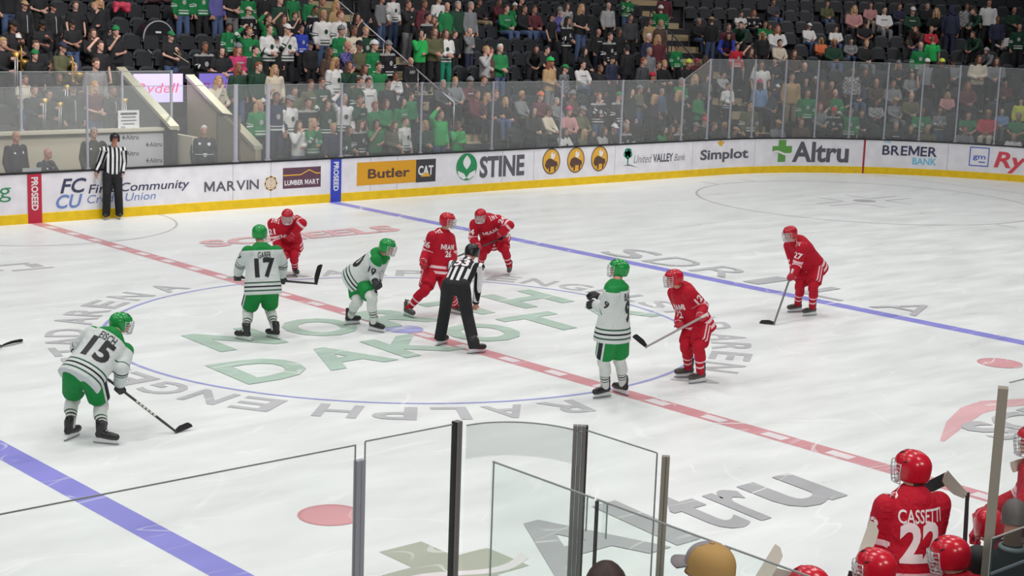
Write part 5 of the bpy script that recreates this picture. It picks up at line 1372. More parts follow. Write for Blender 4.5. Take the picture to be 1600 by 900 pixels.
CC = dict(K=(30, 30, 34), N=(42, 46, 70), G=(28, 118, 66), DG=(28, 62, 46), LG=(36, 170, 84), W=(214, 212, 212), GY=(120, 122, 126), DGY=(66, 66, 72), LGY=(168, 166, 168), BR=(82, 62, 54), TAN=(172, 142, 104), M=(92, 38, 50), R=(190, 42, 58), B=(48, 66, 170), LB=(116, 144, 184), P=(182, 132, 134), MG=(190, 56, 106), SL=(72, 88, 114), PU=(96, 92, 158), OR=(212, 112, 70), OL=(88, 88, 62), CR=(206, 194, 176), YE=(206, 216, 80), WK=(130, 126, 128), bk=(34, 30, 30), br=(84, 62, 50), bl=(178, 144, 100), rd=(134, 78, 56), gy=(148, 144, 140), wh=(206, 202, 198), J=(74, 92, 128), Y=(116, 116, 120), H=(142, 126, 100), S=(34, 120, 66), GP=(20, 128, 98))
CN = dict(K='black', N='navy', G='green', DG='dark green', LG='bright green', W='white', GY='grey', DGY='charcoal', LGY='light grey', BR='brown', TAN='tan', M='maroon', R='red', B='blue', LB='light blue', P='pale pink', MG='bright pink', SL='slate blue', PU='purple', OR='orange', OL='olive', CR='cream', YE='yellow-green', WK='black and white')
GN = dict(k='jacket', t='t-shirt', h='hoodie', j='striped jersey', s='sweater', p='shirt', v='vest'); HN = dict(bk='black', br='brown', bl='blond', rd='reddish', gy='grey', wh='white')
def cc(k): return C8('cloth_'+k, *CC[k], rough=.85)
def jersey_mat(k):
    s = srgb(*((206, 206, 206) if k != 'W' else (52, 74, 64))); c = srgb(*CC[k])
    return attr_mat('fan_jersey_'+k, c, [('band', .05, .09, s), ('band', .13, .155, s), ('band', 10.2, 10.24, s), ('band', 10.28, 10.3, s)]+([('yoke', -.035, .3, srgb(150, 150, 150))] if k == 'K' else []))
def plaid(k):
    n = 'plaid_'+k
    if n in MATS: return MATS[n]
    m = mat(n, srgb(*CC[k]), rough=.85); nt = m.node_tree; tc = nt.nodes.new('ShaderNodeTexCoord'); c = nt.nodes.new('ShaderNodeTexChecker'); c.inputs['Scale'].default_value = 16
    c.inputs['Color1'].default_value = srgb(*CC[k]); c.inputs['Color2'].default_value = srgb(*[v*.55 for v in CC[k]]); nt.links.new(tc.outputs['Object'], c.inputs['Vector']); nt.links.new(c.outputs[0], nt.nodes['Principled BSDF'].inputs['Base Color']); return m
SKINS = [C8('face_a', 198, 152, 134, rough=.6), C8('face_b', 184, 134, 116, rough=.6), C8('face_c', 210, 166, 148, rough=.6), C8('face_d', 150, 104, 84, rough=.6)]
def place(me, name, parent, m, mt=None, **k):
    o = bpy.data.objects.new(name, me); COL.objects.link(o); o.parent = parent
    if mt is not None: o.matrix_basis = mt
    if not me.materials: me.materials.append(None); me.shade_smooth()
    o.material_slots[0].link = 'OBJECT'; o.material_slots[0].material = m; return setp(o, **k)
def parse(row):
    p = row.split(); s, r, sc, pose, top, hair, pants = float(p[0]), int(p[1]), float(p[2]), p[3], p[4], p[5], p[6]; ex = ' '.join(p[7:])
    h, hat = (hair.split(',')+[''])[:2]; return dict(s=s, r=r, sc=sc, pose=pose, tc=top[:-1], tg=top[-1], hair=h, hat=hat, pants=pants, ex=ex)
FANS = [parse(x) for x in CROWD.strip().split('\n')]
def describe(q):
    verb = {'s': 'seated', 'm': 'seated', 'l': 'leaning', 'B': 'back-turned'}.get(q['pose'], 'standing')
    d = '%s spectator in %s %s' % (verb, CN[q['tc']], GN[q['tg']])
    if q['ex']: d += ' with '+q['ex']
    hd = []
    if q['hat'] == 'h': hd = ['hood up']
    elif q['hat']: hd = [CN[q['hat'][1:]]+(' cap' if q['hat'][0] == 'c' else ' beanie')]
    elif q['hair'] == 'n': hd = ['bald']
    else: hd = [('long ' if q['hair'][-1] == 'l' else 'short ')+HN[q['hair'][:2]]+' hair']
    act = {'C': 'hands clasped', 'M': 'hand at mouth', 'U': 'arm raised', 'I': 'playing an instrument', 'm': 'hand at face'}.get(q['pose'], '')
    q['d'], q['hd'], q['act'] = d, hd[0], act
for q in FANS: describe(q)
used = set()
def cut(t): return len(t.split()) <= 16
for i, q in enumerate(FANS):
    rowt = '%s row %s' % (ORD[q['r']], section(q['s']))
    nb = sorted((x for x in FANS if x is not q and x['r'] == q['r']), key=lambda x: abs(x['s']-q['s']))
    c = [', '.join((q['d'], q['hd'], rowt)), ', '.join(v for v in (q['d'], q['act'], rowt) if v)]
    for x in nb[:3]:
        side = 'left' if x['s'] > q['s'] else 'right'
        c += ['%s, %s, just %s of %s %s, %s row' % (q['d'], q['hd'], side, CN[x['tc']], GN[x['tg']].split()[-1], ORD[q['r']]), '%s, just %s of a %s %s, %s row' % (q['d'], side, CN[x['tc']], GN[x['tg']].split()[-1], ORD[q['r']])]
    c += ['%s, %s row %s' % (q['d'].replace('spectator in', 'person in'), ORD[q['r']], section(q['s'])), '%s, %s row' % (q['d'], ORD[q['r']])]
    c = [x for x in c if cut(x)]; best = next((x for x in c if x not in used), c[0]); used.add(best); q['label'] = best
def add_fan(q, i):
    rnd = random.Random(i*7+3); T = civ('A' if q['pose'] == 'B' else q['pose']); sit = q['pose'] in 'sm'
    off = row_off(q['r'])-(.0 if sit else .04); m = frame_s(q['s'], off, row_z(q['r'])+.0)
    yaw = rnd.uniform(-.25, .25)+.12 if q['pose'] != 'B' else pi+rnd.uniform(-.4, .4)
    if q['pose'] == 'l': yaw -= .7
    root = empty('person', label=q['label'], cat='person', group='spectators in the far stands')
    sc = q['sc']; wd = sc*rnd.uniform(.98, 1.1); root.matrix_world = m @ Matrix.Rotation(yaw, 4, 'Z') @ Matrix.Diagonal((wd, wd if not sit else 1, sc, 1))
    skin = SKINS[rnd.choice((0, 0, 1, 1, 2, 2, 2, 3))]
    place(T['body'], 'body', root, skin)
    g = q['tg']; tm = jersey_mat(q['tc']) if g == 'j' else plaid(q['tc']) if g == 'p' and q['tc'] != 'K' else cc(q['tc'])
    top = place(T['short' if g in 'tpv' and q['tc'] in ('K', 'G', 'LG', 'M', 'W', 'B') or g == 't' else 'long'], {'k': 'jacket', 't': 'shirt', 'h': 'hoodie', 'j': 'jersey', 's': 'sweater', 'p': 'shirt', 'v': 'vest'}[g], root, tm)
    place(T['trousers'], 'trousers', root, cc(q['pants'])); place(T['shoes'], 'shoes', root, cc('K' if rnd.random() < .6 else 'LGY'))
    if q['ex'] == 'white zip': place(T['zip'], 'zip', top, cc('LGY'))
    elif g == 'j': place(T['emblem'], 'chest_emblem', top, cc('DG' if q['tc'] == 'W' else 'LGY'))
    elif g in 'h' and rnd.random() < .6 or 'lettering' in q['ex']: place(T['word'](q['ex'].split()[0]) if 'lettering' in q['ex'] else T['wordbar'], 'chest_print', top, cc('LGY' if q['tc'] not in ('W', 'LGY', 'CR') else 'GY'))
    M = T['M']
    if q['hair'] != 'n': place(hair_mesh(q['hair'][-1]), 'hair', root, C8('hair_'+q['hair'][:2], *CC[q['hair'][:2]], rough=.7), M)
    if q['hat']:
        k = {'c': 'cap', 'b': 'beanie', 'h': 'hood'}[q['hat'][0]]; place(hair_mesh(k), k, root, cc(q['hat'][1:] if k != 'hood' else q['tc']), M @ Matrix.Diagonal((1.06, 1.06, 1.04, 1)))
    if sit:
        add_seat(frame_s(q['s'], off+.33, row_z(q['r'])), SPD, 'dark folding seat in use, %s row %s' % (ORD[q['r']], section(q['s'])), 'occupied seats, '+ORD[q['r']]+' row '+section(q['s']))
    return root
for i, q in enumerate(FANS): q['o'] = add_fan(q, i)
seats = seat_spots([(q['r'], q['s']) for q in FANS if q['pose'] in 'sm']); n_ind = 300-sum(q['pose'] in 'sm' for q in FANS)
for d, s, r, m in seats[:n_ind]: add_seat(m, SPU, 'empty dark grey folding seat, pan up, %s row %s' % (ORD[r], section(s)), 'empty seats, '+ORD[r]+' row '+section(s))
mb = MB(); mats3 = []
for d, s, r, m in seats[n_ind:]:
    for k, me in enumerate((SB, SPU, SA, SA2)):
        mb.cur = k; mb.add([m @ v.co for v in me.vertices], [p.vertices[:] for p in me.polygons])
o = mb.build('stadium_seats', [M_SEATB, M_SEATP, M_SEATA, M_SEATA], label='farther rows of dark folding seats in the stands', cat='seats', kind='stuff')
# instruments of the band
M_GOLD = C8('brass', 206, 164, 84, rough=.3, metal=.6); M_SILV = C8('silver', 200, 200, 206, rough=.3, metal=.5); M_WOODW = C8('stick_wood', 214, 196, 168)
def sax(q, lab):
    a = empty('saxophone', label=lab, cat='saxophone', group='saxophones of the band'); a.matrix_world = q['o'].matrix_world @ Matrix.Translation((-.02, -.33, .0)); mb = MB()
    mb.tube([(0, .12, 1.42), (0, .02, 1.45), (0, -.02, 1.38), (0, -.0, 1.1), (0, -.02, .86), (0, -.1, .8), (0, -.18, .88)], [.012, .016, .02, .032, .045, .05, .055], 10); mb.build('tube', M_GOLD, a, True, world=False)
    mb = MB(); mb.tube([(0, -.18, .88), (0, -.2, 1.0), (0, -.23, 1.1)], [.055, .065, .12], 14); mb.build('bell', M_GOLD, a, True, world=False)
    mb = MB(); mb.tube([(0, .17, 1.44), (0, .1, 1.42)], [.01, .014], 8); mb.build('mouthpiece', M_RAILK, a, True, world=False); mb = MB()
    for z in (1.3, 1.2, 1.1, 1.0): mb.ell((.03, -.02, z), ((.02, 0, 0), (0, .02, 0), (0, 0, .02)), 8, 5)
    mb.build('keys', M_SILV, a, True, world=False)
def slide(q, lab, dx=0):
    a = empty('trombone', label=lab, cat='trombone', group='trombones held upright by the band'); a.matrix_world = q['o'].matrix_world @ Matrix.Translation((dx, -.36, 0)); mb = MB()
    for sx in (-.03, .03): mb.tube([(sx, -.02, 1.35), (sx*1.0, -.0, .62)], .011, 6)
    mb.tube([(-.03, 0, .62), (0, 0, .59), (.03, 0, .62)], .011, 6); mb.build('slide', M_SILV, a, True, world=False)
    mb = MB(); mb.tube([(.06, .04, .95), (.06, .04, 1.3), (.06, .06, 1.45)], [.014, .022, .09], 12); mb.build('bell', M_GOLD, a, True, world=False)
nI = 0
TROM = [id(q) for q in sorted((q for q in FANS if q['pose'] == 'I' and q['tg'] == 'k' and q['r'] < 6 and q['tc'] != 'OL' and (q['tc'], q['hat']) != ('K', 'cW')), key=lambda q: (CAM @ q['o'].matrix_world.translation).x/-(CAM @ q['o'].matrix_world.translation).z)]
names = ['saxophone played by the person in white cap and black jacket', 'gold saxophone held by the person in the olive jacket']
for q in FANS:
    if q['pose'] == 'I':
        nI += 1
        if q['tc'] == 'OL' or (q['tc'], q['hat']) == ('K', 'cW'): sax(q, names[q['tc'] == 'OL'])
        elif q['r'] < 6 and q['tg'] == 'k': nT = globals().get('nT', 0)+1; slide(q, '%s pale trombone, counted from the left edge, held by a %s-haired player' % (('leftmost', 'second', 'third', 'fourth', 'fifth', 'sixth')[TROM.index(id(q))], HN[q['hair'][:2]]))
        elif q['hat'] == 'cG':
            for k, (x, lab) in enumerate(((-.1, 'lower drumstick of the drummer in green cap'), (.12, 'raised drumstick of the drummer in green cap'))):
                a = empty('drumstick', label=lab, cat='drumstick', group='drumsticks'); a.matrix_world = q['o'].matrix_world; mb = MB(); mb.tube([(x, -.3, 1.2-.1*k), (x*-1.6, -.55, .98+.3*k)], [.014, .009], 8); mb.build('shaft', M_WOODW, a, True, world=False); mb = MB(); mb.ell((x*-1.6, -.55, .98+.3*k), ((.013, 0, 0), (0, .013, 0), (0, 0, .018)), 8, 5); mb.build('bead', M_WOODW, a, True, world=False)
# ------------------------------------------------------------------ near side: glass, benches, people in the foreground
M_POSTD = C8('post_dark', 128, 125, 124, rough=.45); M_POSTB = C8('post_bronze', 150, 143, 131, rough=.45); M_POSTK = C8('post_gasket', 34, 32, 32)
NX, NY = -9.25, -YB; M_HAIRD0 = C8('hair_brown_dark', 60, 40, 34, rough=.6)
mb = MB(); pts = [(-20, NY)]+[(-9.75+.5*sin(t), NY-.5+.5*cos(t)) for t in [pi/2*i/10 for i in range(11)]]+[(NX, -14.1)]
def wall_run(mb, pts, z0, z1, th):
    rings = []
    for i, p in enumerate(pts):
        a = Vector(pts[max(0, i-1)]); b = Vector(pts[min(len(pts)-1, i+1)]); d = (b-a).normalized(); n = Vector((d.y, -d.x)); p = Vector(p)
        rings.append([(p.x, p.y, z0), (p.x, p.y, z1), (p.x+n.x*th, p.y+n.y*th, z1), (p.x+n.x*th, p.y+n.y*th, z0)])
    return mb.loft(rings)
wall_run(mb, pts, 0, 1.07, .1); mb.build('wall_near', M_BOARD, kind='structure', label='near dasher boards')
mb = MB(); wall_run(mb, pts, 1.07, 1.1, .12); mb.build('trim_8', M_BLACK, kind='structure')
mb = MB(); wall_run(mb, [(-9.2, NY), (12, NY)], 0, 1.07, .1); mb.build('wall_bench', M_BOARD, kind='structure'); mb = MB(); wall_run(mb, [(-9.2, NY), (12, NY)], 1.07, 1.1, .12); mb.build('trim_9', M_BLACK, kind='structure')
mb = MB(); mb.box((-1, -13.62, .12), (16.4, 1.1, .24)); mb.build('floor.002', M_CONC, kind='structure')
mb = MB(); mb.box((-12, -17.2, .62), (12, 4.6, 1.24)); mb.build('floor.003', M_CONC, kind='structure')
def gpane(label, pts, z0, z1, m, th=.012, group='near rink glass', vedge=None):
    a = empty('rink_glass', (pts[0][0], pts[0][1], z0), label=label, cat='glass pane', group=group); mb = MB(); wall_run(mb, pts, z0, z1, th); mb.build('pane', m, a)
    mb = MB(); wall_run(mb, pts, z1, z1+.006, th*.6); mb.build('top_edge', M_EDGE, a)
    if vedge is not None:
        p = pts[vedge]; mb = MB(); mb.box((p[0], p[1], (z0+z1)/2), (.006, .006, z1-z0)); mb.build('side_edge', M_EDGE, a)
    return a
GY = NY-.05
gpane('long clear pane of near glass running off the left edge', [(-18, GY), (-10.42, GY)], 1.1, 2.93, M_GLASS_N, vedge=1)
gpane('clear near pane left of the dark upright post', [(-10.36, GY), (-9.80, GY)], 1.1, 2.94, M_GLASS_N, vedge=0)
cv = [(-9.70+.42*sin(t), GY-.45+.45*cos(t)) for t in [pi/2*i/12 for i in range(13)]]
a = gpane('curved corner pane of near glass between two upright posts', cv, 1.1, 2.92, M_GLASS_N)
mb = MB(); wall_run(mb, [(x+.004, y+.004) for x, y in cv], 2.74, 2.92, .018); mb.build('reflection_band', glass_mat('reflection_glass', (.93, .94, .94, 1), .10, (.72, .73, .73, 1)), a)  # pale hazy strip stands in for the reflection along the pane's top
gpane('clear near pane at the bench end, right of the curved corner', [(NX-.01, -13.47), (NX-.01, -13.97)], 1.1, 2.93, M_GLASS_N, vedge=1)
def post(label, x, y, z0, z1, w, m, parts=2, rot=0., gasket=None, d=.06):
    a = empty('stanchion', (x, y, z0), label=label, cat='post', group='posts of the near glass'); a.rotation_euler = (0, 0, rot); h = z1-z0
    for k in range(parts):
        xx = (k-(parts-1)/2)*w/parts; mb = MB(); mb.loft([[(xx-w/parts*.46, -d*.4, z), (xx-w/parts*.3, -d*.5, z), (xx+w/parts*.3, -d*.5, z), (xx+w/parts*.46, -d*.4, z), (xx+w/parts*.46, d*.5, z), (xx-w/parts*.46, d*.5, z)] for z in (0, h)]); mb.build('channel', m, a, world=False)
    if gasket is not None: mb = MB(); mb.box((gasket*w*.56, 0, h/2), (w*.14, d*.9, h)); mb.build('gasket', M_POSTK, a, world=False)
    return a
post('pale double upright post of the near glass, left', -10.39, GY, 1.1, 2.85, .055, M_ALU, 2, 0., None, .035)
post('dark upright post where the near glass starts to curve', -9.76, GY+.0, 1.1, 2.955, .042, M_POSTD, 2, .1, -1, .04)
post('wide grey upright post at the end of the curved near glass', -9.27, -13.42, 1.1, 2.95, .07, M_POSTD, 3, -.75, 1, .04)
post('bronze-grey upright post ending the near glass beside the bench', NX-.01, -14.03, 1.1, 2.93, .04, M_POSTB, 2, -.75, None, .035)
TX = -9.97
gpane('greenish side glass of the stand in front of the curved corner', [(TX, -13.54), (TX, -14.25)], 1.3, 2.9, M_GLASS_T, .016, 'greenish side glass of the stand', 0)
gpane('greenish side glass behind the person in tan cap', [(TX, -14.27), (TX, -15.02)], 1.3, 2.9, M_GLASS_T, .016, 'greenish side glass of the stand')
gpane('greenish side glass nearest the right foreground', [(TX, -15.04), (TX, -16.6)], 1.3, 2.9, M_GLASS_T, .016, 'greenish side glass of the stand')
a = empty('glass_seam', (TX, -14.26, 1.3), label='dark upright seam between two greenish side glass panes', cat='seam'); mb = MB(); mb.box((TX+.006, -14.26, 2.1), (.012, .014, 1.58)); mb.build('strip', M_POSTK, a)
for y, lab in ((-14.33, 'right of the dark seam'), (-14.2, 'left of the dark seam'), (-15.06, 'beside the tan cap')):
    a = empty('glass_clip', (TX-.01, y, 2.75), label='small clear clip on the greenish glass, '+lab, cat='clip', group='clips on the greenish glass'); mb = MB(); mb.box((TX-.008, y, 2.82), (.008, .028, .17)); mb.build('clip_plate', M_GLASS_T, a); mb = MB(); mb.box((TX-.012, y-.014, 2.82), (.006, .004, .17)); mb.build('clip_edge', M_EDGE, a)
mb = MB(); mb.box((TX, -15, .66), (.1, 3.2, 1.32)); mb.build('wall_side', M_CREAM, kind='structure')
post('tall bronze-grey post behind the bench at the right', -6.46, -14.2, .24, 2.93, .085, M_POSTB, 2, .55)
gpane('clear pane behind the bench at the right edge', [(-6.40, -14.2), (-3.4, -14.2)], 1.2, 2.95, M_GLASS_N)
M_GLASS_S = glass_mat('smoked_glass', (.50, .56, .56, 1), .05, (.3, .34, .34, 1))
a = gpane('low smoked glass panel with a thin frame at the lower right', [(-7.06, -14.57), (-4.2, -14.57)], 1.2, 2.2, M_GLASS_S, .014, 'low glass behind the bench', 0)
mb = MB(); mb.box((-5.6, -14.575, 1.985), (2.9, .012, .014)); mb.build('lower_rail', M_ALU, a)
# bench
a = empty('players_bench', (-2, -13.85, .24), label='long bench seat behind the near boards', cat='bench'); mb = MB(); mb.box((-1.5, -13.8, .70), (13, .34, .06)); mb.build('seat_plank', C8('bench_wood', 150, 120, 84), a); mb = MB()
for x in (-7.6, -5, -2.4, .2): mb.box((x, -13.8, .46), (.08, .3, .44))
mb.build('bench_legs', M_ALU, a)
def joints(kind, hd, phi, lean=5, arms=None, knee=4):
    """upright or seated skater skeleton whose head centre is at hd; phi = facing, degrees from +x"""
    f = Vector((1, 0, 0)); l = Vector((0, 1, 0)); u = Vector((0, 0, 1)); g = {}; t = radians(lean); k = radians(knee)
    for s, S in ((1, 'L'), (-1, 'R')):
        if kind == 'stand':
            a = l*.14*s+u*.13; kn = a+.45*(sin(k)*f+cos(k)*u); h = kn+.45*(-sin(k)*f+cos(k)*u)-l*.03*s; g['t'+S] = a+f*.175-u*.07
        else: h = l*.11*s+u*.56; kn = h+f*.44+l*.05*s; a = kn-u*.43-f*.03; g['t'+S] = a+f*.175-u*.07
        g['a'+S], g['k'+S], g['h'+S] = a, kn, h
    pel = (g['hL']+g['hR'])/2; ud = sin(t)*f+cos(t)*u; nk = pel+ud*.54; g['pel'], g['nk'] = pel, nk; g['hd'] = nk+ud*.13+u*.055+f*.04
    for s, S in ((1, 'L'), (-1, 'R')):
        ar = (arms or {}).get(S, (20, 60, 12)); sh = nk+l*.205*s-ud*.055; o = l*s*sin(radians(ar[2]))
        g['s'+S] = sh; g['e'+S] = sh+.31*nz(-u*cos(radians(ar[0]))+f*sin(radians(ar[0]))+o); g['w'+S] = g['e'+S]+.27*nz(-u*cos(radians(ar[1]))+f*sin(radians(ar[1]))-o*.5)
    R = Matrix.Rotation(radians(phi), 3, 'Z'); off = Vector(hd)-R @ g['hd']
    j = {n: R @ v+off for n, v in g.items()}; j['F'] = R @ f; return j, off.z
def bench_player(key, kind, hd, phi, label, look, numbers=(), lean=5, arms=None, hands='LR', hup=None, wide=.94):
    POSE[key], z = joints(kind, hd, phi, lean, arms); P = POSE[key]
    hh = {S: hand_frame(P['w'+S], P['e'+S], palm=Vector((0, 0, -1)) if kind == 'stand' else Vector((0, -.2, -1))) for S in hands}
    return skater(key, label, 'r', look, hh, numbers, zfloor=z, hup=hup, wide=wide)
f_, root_ = bench_player('c22', 'stand', (-5.70, -13.10, 2.02), 64, 'red-jersey player with white number 22 on his back, standing at the near bench', looks(-.8, .6, .05), [('back', '22'), ('armL', '22'), ('armR', '22'), ('name', 'CASSETTI'), ('starL', '')], 4, dict(L=(8, 38, 7), R=(12, 48, 4)), wide=.9)
mb = MB()
for x, z in ((-.03, -.07), (0, -.075), (.03, -.07), (-.05, -.06), (.05, -.06)): mb.ell((x, -.075, z-.02), ((.024, 0, 0), (0, .022, 0), (0, 0, .045)), 8, 6)
moved(mb, f_.HM).build('hair', M_HAIRD0, root_, True)
bench_player('b1', 'sit', (-6.72, -13.56, 1.65), 95, 'red-helmeted player seated left of the standing red player, only helmet showing', looks(-.8, .55, -.05), (), 16)
bench_player('b2', 'sit', (-6.06, -13.68, 1.63), 100, 'red-helmeted player seated just right of the standing red player', looks(-.85, .5, -.15), [('starL', '')], 18)
bench_player('b3', 'sit', (-7.36, -13.53, 1.66), 92, 'red-helmeted player at the bottom edge, only helmet top showing, right of the tan cap', looks(-.8, .55, -.1), (), 18)
bench_player('b5', 'sit', (-5.02, -13.34, 1.53), 80, 'red-jersey player seated beyond the dark-suited person, with white lettering', looks(.1, .95, -.2), [('armL', '12'), ('starL', '')], 32)
bench_player('b4', 'stand', (-4.13, -13.12, 1.96), 120, 'red-jersey player cut off by the right edge, wire cage showing', looks(-.9, .4, 0), [('starL', '')], 6)
M_TAPEB = C8('tape_beige', 196, 190, 178, rough=.9); M_SHK = C8('shaft_dark', 50, 44, 46, rough=.5)
for bt, hl, tp, lab, m in (((-5.30, -13.35, .9), (-5.245, -13.28, 1.80), (-5.52, -13.25, 2.02), 'upright stick with beige taped blade, right of the standing red player', M_TAPEB),
    ((-5.75, -12.80, .9), (-5.40, -12.98, 1.80), (-5.12, -13.0, 1.86), 'upright stick with black blade behind the standing red player', M_TAPE_B),
    ((-6.80, -13.2, .75), (-6.56, -13.28, 1.50), (-6.31, -13.2, 1.77), 'stick with pale blade in front of the left arm of the standing red player', M_TAPEB),
    ((-7.85, -13.3, .75), (-7.66, -13.3, 1.62), (-7.37, -13.25, 1.84), 'stick with beige blade, left one of the crossing pair near the tan cap', M_TAPEB),
    ((-6.9, -13.2, .75), (-7.10, -13.25, 1.60), (-7.42, -13.22, 1.72), 'stick with beige blade, right one of the crossing pair near the tan cap', M_TAPEB),
    ((-3.4, -13.0, 1.0), (-4.0, -13.0, 1.78), (-4.32, -13.02, 1.80), 'stick with pale blade at the right edge, left of the wire cage', M_TAPEB)):
    hockey_stick(bt, hl, tp, lab, M_SHK, m, M_TAPE_B, nrm=(-.65, -.72, .25), bh=.085)
M_SUIT = C8('suit_black', 30, 31, 34, rough=.7); M_TAN = C8('cap_tan', 176, 140, 84, rough=.85); M_CAPG = C8('cap_grey', 146, 138, 142, rough=.85); M_HAIRD = C8('hair_dark', 54, 34, 30, rough=.6)
def bystander(hd, phi, pose, label, topm, trm, hair=None, hairm=None, look=None, sc=1., topn='jacket', voxel=.012, lookup=None):
    """a person off the ice; hd = head centre, phi = facing in degrees from +x"""
    g = civ_pose(pose); R = Matrix.Rotation(radians(phi+90), 3, 'Z'); off = Vector(hd)-R @ (Vector(g['hd'])*sc); j = {}
    for n, v in g.items(): j[n] = R @ Vector(v)*(1 if n == 'F' else sc)+(off if n != 'F' else Vector())
    f = Fig(j, look or j['F']); hands = {'curl': .5}
    for S in 'LR': hands[S] = hand_frame(f.j['w'+S], f.j['e'+S], palm=f.sl*(-1 if S == 'L' else 1)+f.F*.3)
    root = empty('person', (off.x, off.y, off.z), label=label, cat='person')
    b = link_mesh('body', f.body(hands=hands, voxel=voxel, slim=.9), SKIN if hair else SKIN2, root); face_bits(f.HM, b)
    spec = [(-.2, .215, .155), (.0, .21, .158), (.35, .205, .152), (.65, .215, .15), (.86, .19, .12), (1.0, .1, .09), (1.1, .064, .068)]
    me = f.top(spec, .085, .068, .052, voxel=.014); t = link_mesh(topn, me, topm, root)
    link_mesh('trousers', f.pants(rh=.11, rk=.085, full=True, hipw=.185, hipd=.14, waist=.02, ra=.07), trm, root)
    mb = MB()
    for S in 'LR': a, q = f.j['a'+S], f.j['t'+S]; mb.capsule(a+Vector((0, 0, -.03)), q, .048, .044); mb.capsule(a-Vector((0, 0, .02)), a+Vector((0, 0, .04)), .046, .05)
    mb.build('shoes', M_BP, root, True)
    if hair: link_mesh('hair', xmesh(hair_mesh(hair), f.HM), hairm, root)
    return f, root, t, bvh_of(me)
def badge(f, t, bv, pos, k, m, name):
    fr = nz(f.sl.cross(f.ud)); fr = fr if fr.dot(f.F) > 0 else -fr; u = nz(f.ud.cross(fr)); L = (f.j['nk']-f.j['pel']).length
    poly_decal([(-1, 1), (-1, -.3), (0, -1), (1, -.3), (1, 1)], bv, f.j['pel']+f.ud*L*pos[1]+u*pos[0]+fr*.1, u, f.ud, k, m, t, name)
M_DJ = C8('jacket_plum', 52, 44, 52, rough=.8); M_OJ = C8('jacket_olive', 56, 54, 46, rough=.8); M_KJ = C8('jacket_coal', 48, 48, 54, rough=.8); M_GYH = C8('hair_silver', 150, 142, 134)
for hd, phi, pose, lab, m, hair, hm, sc in (((-.05, 13.75, 1.80), -75, 'A', 'bald person in dark plum jacket standing behind the boards at left', M_DJ, None, None, 1.08), ((.72, 13.85, 1.39), -60, 's', 'bald person in dark jacket seated low behind the scorer counter', M_KJ, None, None, 1.05),
        ((1.78, 13.75, 1.83), -95, 'A', 'grey-haired person in black and olive jacket standing left of the linesman', M_OJ, 's', M_GYH, 1.1)):
    f, r, t, bv = bystander(hd, phi, pose, lab, m, M_BP, hair, hm, None, sc)
    badge(f, t, bv, (.11, .74), .028, M_WHITE, 'chest_badge'); badge(f, t, bv, (-.11, .74), .02, M_WHITE, 'chest_badge')
f, r, t, bv = bystander((4.62, 13.78, 1.80), -110, 'A', 'white-haired person in dark jacket with lanyard standing in the tunnel mouth', M_KJ, M_BP, 's', C8('hair_white', 205, 200, 194), None, 1.06)
badge(f, t, bv, (.1, .78), .04, M_WHITE, 'chest_badge'); badge(f, t, bv, (-.12, .8), .03, M_WHITE, 'chest_badge'); badge(f, t, bv, (0, .3), .045, M_WHITE, 'lanyard_card')
mb = MB(); L = (f.j['nk']-f.j['pel']).length
rings = f.torso_rings([(.33, .222, .168), (.37, .222, .168)], 30); mb.tube([q for q in rings[0]]+[rings[0][0]], .008, 5); mb.build('belt_cord', M_WHITE, t, True)
f, r, t, bv = bystander((-5.60, -13.86, 1.85), 42, 'A', 'grey-haired person in black suit seen from behind, right of the bench players', M_SUIT, M_SUIT, 's', C8('hair_greyblack', 84, 80, 78), looks(.25, .95, -.3), 1.16, 'suit_jacket', .009)
mb = MB(); mb.tube([f.j['nk']+Vector((cos(q)*.072, sin(q)*.078, .03)) for q in [2*pi*i/16 for i in range(17)]], .018, 8); mb.build('shirt_collar', M_WHITE, t, True)
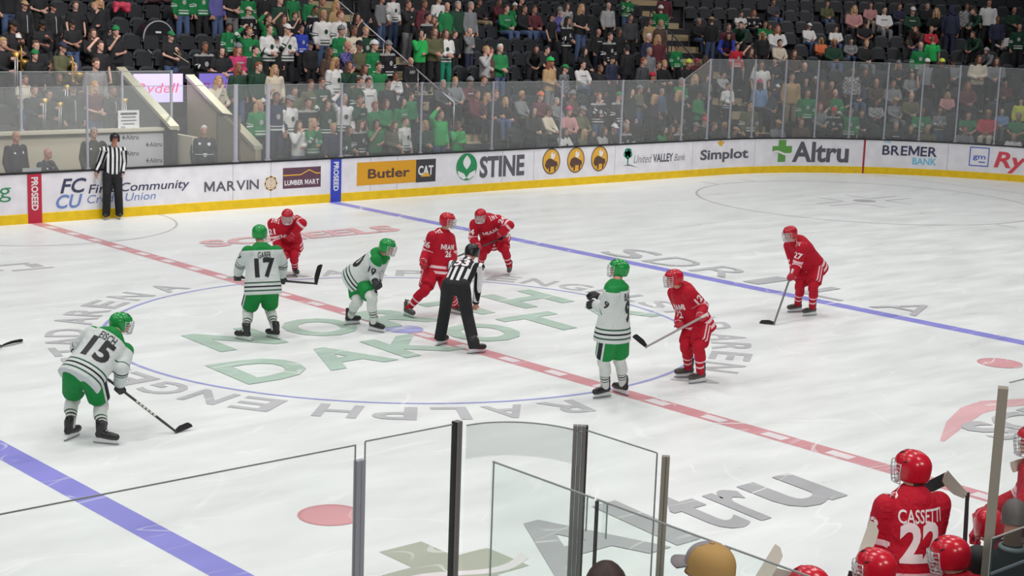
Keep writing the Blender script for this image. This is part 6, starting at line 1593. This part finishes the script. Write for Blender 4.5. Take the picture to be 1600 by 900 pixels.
# two spectators in the foreground
f, r, t, bv = bystander((-10.17, -15.12, 2.85), 60, 'A', 'person in tan cap with grey brim, seen from behind at the bottom edge', C8('fan_coat', 70, 66, 64), M_BP, 's', M_HAIRD, looks(-.72, .66, .03), 1.0, 'coat', .009)
mb = MB(); lowb = lambda a: -.005
vs = []; N = 9; nu = 36
def cap_grid(a0, a1, ex, lo):
    mb = MB(); n = 22; vs = []
    for i in range(n+1):
        a = a0+(a1-a0)*i/n
        for q in range(9):
            z = lo+(.106-lo)*q/8; k = sqrt(max(0, 1-(max(0, z)/.106)**2.6)); k = max(k, .02); vs.append((sin(a)*(.094+ex)*k, cos(a)*(.112+ex)*k-.012, z+.028))
    mb.add(vs, [(i*9+q, (i+1)*9+q, (i+1)*9+q+1, i*9+q+1) for i in range(n) for q in range(8)]); return mb
cap = moved(cap_grid(radians(52), radians(308), 0, -.02), f.HM).build('cap', M_TAN, r, True)
moved(cap_grid(radians(-54), radians(54), .001, .0), f.HM).build('front_panel', M_CAPG, cap, True)
mb = MB(); top, bot = [], []
for i in range(15):
    a = radians(-62+124*i/14); top.append((.094*sin(a), .108*cos(a)-.012, .04)); bot.append((.1*sin(a)*.95, .1*cos(a)+.075*max(0, cos(a))**.6-.0, .026-.012*abs(sin(a))))
vs = [p for q in zip(top, bot) for p in q]; n = len(vs); mb.add(vs+[(x, y, z-.006) for x, y, z in vs], [(2*i, 2*i+1, 2*i+3, 2*i+2) for i in range(14)]+[(2*i+n, 2*i+2+n, 2*i+3+n, 2*i+1+n) for i in range(14)]+[(2*i+1, 2*i+1+n, 2*i+3+n, 2*i+3) for i in range(14)])
moved(mb, f.HM).build('brim', M_CAPG, cap, True); mb = MB(); mb.ell((0, -.012, .134), ((.011, 0, 0), (0, .011, 0), (0, 0, .006)), 10, 5); moved(mb, f.HM).build('button', M_TAN, cap, True)
bystander((-10.62, -14.98, 2.83), 60, 'A', 'dark-brown-haired person seen from behind at the bottom edge, left of the tan cap', C8('fan_top', 90, 84, 84), M_BP, 'l', M_HAIRD, looks(.05, .99, 0), .98, 'sweater', .012)
f, r, t, bv = bystander((-9.90, -14.1, 2.30), 60, 'A', 'person in bright green beanie, only its top showing at the bottom edge', C8('fan_green', 40, 120, 66), M_BP, 's', M_HAIRD, None, .9, 'hoodie', .014)
link_mesh('beanie', xmesh(hair_mesh('beanie'), f.HM), C8('beanie_lime', 84, 200, 70, rough=.9), r)
